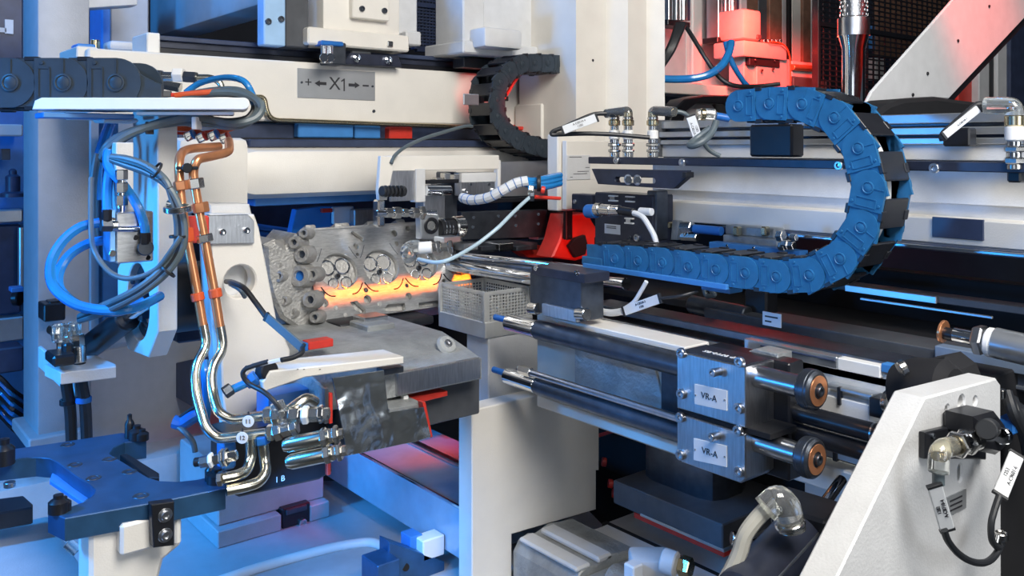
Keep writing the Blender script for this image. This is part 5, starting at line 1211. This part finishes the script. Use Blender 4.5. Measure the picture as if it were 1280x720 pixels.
# ------------------------------------------------------------------ lower middle: pillar, plate, tracks, motor
T = thing('dark_pillar', 'dark rounded pillar under the slide between black plates', 'pillar')
a = PU(798, 560, 1.10); bm = bmesh.new(); add_box(bm, (1.10, 1.2, PU(892, 560, 1.10).y, a.y, .90, 1.16), .03); fin('pillar', T, gunm, bm)
T = thing('black_base_plate', 'thick black base plate under the pillar', 'plate')
boxU('plate', T, dgrey, 1.05, .18, 766, 600, 903, 629, .002); boxU('edge_glaze', T, alu, 1.048, .2, 800, 642, 905, 645, .0005)
boxU('red_strip', T, redm, 1.055, .02, 792, 640, 905, 647, .001)
cyl('corner_bolt', T, nickel, D(914, 672, 1.2), D(924, 674, 1.2), .009)
T = thing('grey_track', 'pale grey track plates along the floor of the machine beneath the black plate', 'track')
boxU('track', T, lgrey, 1.06, .15, 752, 655, 915, 670, .002); boxU('outer_track', T, lgrey, 1.01, .045, 735, 664, 915, 680, .002)
boxU('slot', T, void, 1.052, .012, 752, 653, 915, 660, .001)
T = thing('void_shade_panel', 'black panel standing in for the shade in the space below the slide', 'panel')
box('panel', T, void, (1.30, 1.33, .4, 1.6, .7, 1.2), .001); box('end_panel', T, void, (.95, 1.35, 1.45, 1.48, .95, 1.2), .001)  # black sheets painted in for the shade below the slide
for x, y in ((752, 577), (760, 604), (765, 616)): cyl('red_knob', T, redm, D(x, y, 1.6), D(x + 6, y + 1, 1.6), .008)
polyU('red_bar', T, redm, 1.2, .02, [(745, 543), (775, 534), (775, 538), (745, 548)], (), .001)
T = thing('floor_motor', 'grey ribbed servo motor lying in front of the cream cover plate', 'motor')
mz = .873; u0, u1 = .887, 1.026; v1, v0 = 1.095, .95
profV('housing', T, castg, [(u0, mz - .2), (u0, mz - .02), (u0 + .012, mz - .004), (u0 + .03, mz), (u0 + .045, mz - .004), (u0 + .075, mz + .004), (u0 + .1, mz), (u1 - .012, mz - .002), (u1, mz - .018), (u1, mz - .2)], v0, v1, .002)
for k in range(2): box('rib', T, lgrey, (u0 + .004 + .045*k, u0 + .034 + .045*k, v0, v1 - .01, mz - .004, mz + .004 + .002*k), .003)
box('flange', T, castg, (u0 - .004, u1 + .004, v0 - .03, v0, mz - .2, mz - .012), .004)
box('end_cover', T, lgrey, (u0 + .01, u1 - .01, v0 - .06, v0 - .03, mz - .2, mz - .02), .008)
obox('connector_box', T, lgrey, D(812, 704, 1.24), RT, FW, UPV, .055, .05, .028, .006); cyl('connector_cap', T, lgrey, D(828, 700, 1.2), D(846, 706, 1.19), .017); hexn('connector_nut', T, brass, D(850, 706, 1.2), D(864, 711, 1.19), .014)
cyl('hub', T, castg, (u0 + .05, v0 - .03, mz - .012), (u0 + .05, v0 - .075, mz - .012), .022); hexn('union', T, brass, (u0 + .075, v0 - .05, mz - .02), (u0 + .075, v0 - .09, mz - .022), .014)
boxU('foot_lug', T, lab, .88, .02, 779, 703, 792, 722, .002)

# ------------------------------------------------------------------ big bracket plate in the right foreground
T = thing('side_bracket', 'large pale bracket plate with keyhole opening in the right foreground', 'bracket')
RVv = .35
polyV('plate', T, lgrey, RVv, .027, [(1156, 497), (1246, 473), (1251, 480), (1252, 800), (1008, 800)], [('c', 1184, 512, .0036), ('c', 1219, 501, .0036), ('c', 1202, 503, .006), ('s', 1200, 586, 1200, 596, .0038), [(1188, 540), (1190, 528), (1198, 514), (1203, 507), (1211, 514), (1216, 526), (1217, 537)]], .0016)
T = thing('sensor_mount', 'black mounting plate with a nickel sensor on the bracket', 'mount')
polyV('plate', T, dark, RVv - .006, .006, [(1157, 541), (1216, 527), (1234, 541), (1233, 575), (1222, 574), (1157, 574)], (), .001)
for x, y in ((1165, 545), (1165, 570)): scV(T, RVv - .006, x, y, .0025, 'dark')
sd = Vector((.35, -.7, -.25)).normalized()
sv = RVv - .03
P = lambda x, y: PV(x, y, sv)
T = thing('threaded_sensor', 'threaded nickel sensor with clear elbow and glowing lamp on the bracket', 'sensor')
ps = [(1220, 549), (1212, 551), (1206, 553), (1199, 555), (1194, 557), (1187, 559)]
for k, (r, m_) in enumerate(((.0085, nickel), (.0105, nickel), (.008, chrome), (.0105, nickel), (.0075, brass))): (hexn if r > .01 else cyl)('nut', T, m_, P(*ps[k]), P(*ps[k+1]), r)
bm = bmesh.new(); add_tube(bm, fillet([P(1189, 558), P(1174, 562), P(1173, 590)], .008), .0078, 12); fin('clear_elbow', T, clear, bm)
cyl('lamp', T, brass, P(1170, 570), P(1176, 571), .0035); cyl('grey_tail', T, greyrub, P(1173, 588), P(1173, 606), .0046)
T = thing('cable_marker', 'upright printed cable marker below the clear elbow sensor', 'marker')
a, b = P(1168, 607), P(1184, 662); cable_tag(T, (a+b)/2, a - b, -CAMR, (b-a).length, .011, ['1282', 'A-C8710-4'])
hose('black cable looping from the upright marker along the bracket foot', [], .003, rubber) if 0 else tag(tube('sensor_cable', None, rubber, [P(1180, 662), P(1185, 676), P(1198, 692), P(1215, 702), P(1232, 703), P(1244, 694), P(1251, 680), P(1252, 668)], .0028), 'black cable looping from the upright marker along the bracket foot', 'cable')
T = thing('cable_marker', 'tilted printed cable marker at the right edge of the bracket', 'marker')
a, b = P(1250, 619), P(1271, 568); cable_tag(T, (a+b)/2, b - a, -CAMR, (b-a).length, .012, ['1253', 'A-C9601-6'])
tag(tube('sensor_cable', None, rubber, [P(1249, 620), P(1243, 638), P(1239, 655), P(1240, 675), P(1247, 684), P(1253, 680)], .0028), 'black cable curving down from the tilted marker', 'cable')
T = thing('clamp_ring', 'nickel clip joining the two black cables at the bracket edge', 'clip'); _ring('ring', T, nickel, P(1251, 674), UPV, .006, .0035, .006); cyl('peg', T, nickel, P(1246, 668), P(1244, 678), .003)
T = thing('bracket_name_plate', 'small silver name plate beside the upright cable marker', 'name plate')
o = polyV('plate', T, silver, RVv - .0012, .0012, [(1184, 622), (1208, 611), (1208, 635), (1184, 646)], (), .0001)
for k in range(3): polyV('print', T, ink, RVv - .0016, .0005, [(1188, 626 + 6*k), (1203, 619 + 6*k), (1203, 621 + 6*k), (1188, 628 + 6*k)], (), .0001)
T = thing('black_cable_clamp', 'black clamp and hoses beside the bracket at the right edge', 'clamp')
polyV('clamp', T, dark, RVv - .03, .03, [(1222, 522), (1248, 515), (1258, 528), (1260, 560), (1250, 570), (1232, 566), (1222, 545)], (), .004)
cyl('knob', T, rubber, PV(1238, 535, RVv - .03), PV(1233, 537, RVv - .05), .008); cyl('ring', T, chrome, PV(1251, 545, RVv - .034), PV(1256, 545, RVv - .034), .007); polyV('body', T, void, RVv - .003, .03, [(1188, 541), (1195, 522), (1206, 514), (1216, 524), (1226, 535), (1224, 552), (1190, 550)], (), .003)
T = thing('dark_machine_corner', 'dark machinery filling the right edge beside the bracket', 'machinery')
boxV('panel', T, void, RVv + .06, .05, 1246, 470, 1340, 800, .002)
for k in range(3): tube('hose', T, rubber, [PV(1258 + 8*k, 490 + 10*k, RVv + .04), PV(1268 + 4*k, 520, RVv + .03), PV(1290, 560 + 15*k, RVv + .03)], .006)
boxV('blue_bit', T, bluem, RVv + .03, .02, 1268, 528, 1290, 545, .002); boxV('nut', T, nickel, RVv + .03, .02, 1254, 488, 1258, 500, .001)
# air cylinder in the front with clear elbow
T = thing('front_air_cylinder', 'black air cylinder with thin rod slanting behind the bracket', 'cylinder')
a, b = D(925, 752, .78), D(1003, 668, .86)
cyl('barrel', T, burn, a, b, .026, 28); d = (b - a).normalized(); obox('head', T, dark, b + d*.012, d, Vector((d.y, -d.x, 0)).normalized(), d.cross(Vector((d.y, -d.x, 0)).normalized()), .04, .06, .055, .003)
cyl('rod', T, chrome, b, D(1052, 600, .95), .006)
for k in (-1, 1): 
    off = Vector((d.y, -d.x, 0)).normalized()*.02*k + NZ*.012; cyl('tie_rod', T, steel, a + off, b + off, .003)
T = thing('elbow_push_fitting', 'clear plastic elbow fitting on the black air cylinder', 'fitting')
q = .80
pipe('elbow', T, clear, DD((956, 637, q), (973, 622, q), (984, 632, q), (990, 662, q)), .0125, .012, 14)
hexn('nut', T, nickel, D(985, 648, q), D(990, 663, q), .012); _ring('ring', T, nickel, D(987, 652, q), D(990, 663, q) - D(987, 652, q), .014, .011, .004)
hose('thick grey hose leading down from the clear plastic elbow', [(960, 634, q), (945, 650, q), (932, 668, q), (925, 690, q), (915, 712, q), (902, 735, q)], .0072, mat('beige_hose', (.55, .54, .48), .35), 'air_hose')

T = thing('dark_cable_arch', 'dark arched duct between the white column and the chain start', 'duct')
polyV('arch', T, dark, 1.42, .05, [(836, 156), (842, 138), (856, 124), (880, 119), (920, 119), (940, 128), (950, 156), (925, 156), (905, 130), (872, 129), (858, 140), (854, 156)], (), .003)
boxV('rear_panel', T, grey, 1.46, .03, 854, 126, 930, 158, .002)

# ------------------------------------------------------------------ origins of the things at their bases
bpy.context.view_layer.update()
for r in ROOTS:
    lo = Vector((1e9,)*3); hi = Vector((-1e9,)*3)
    for ch in r.children_recursive:
        if ch.type != 'MESH': continue
        for c in ch.bound_box:
            q = ch.matrix_world @ Vector(c)
            lo = Vector(map(min, lo, q)); hi = Vector(map(max, hi, q))
    b = Vector(((lo.x+hi.x)/2, (lo.y+hi.y)/2, lo.z)); r.location = b
    for ch in r.children: ch.location = ch.location - b
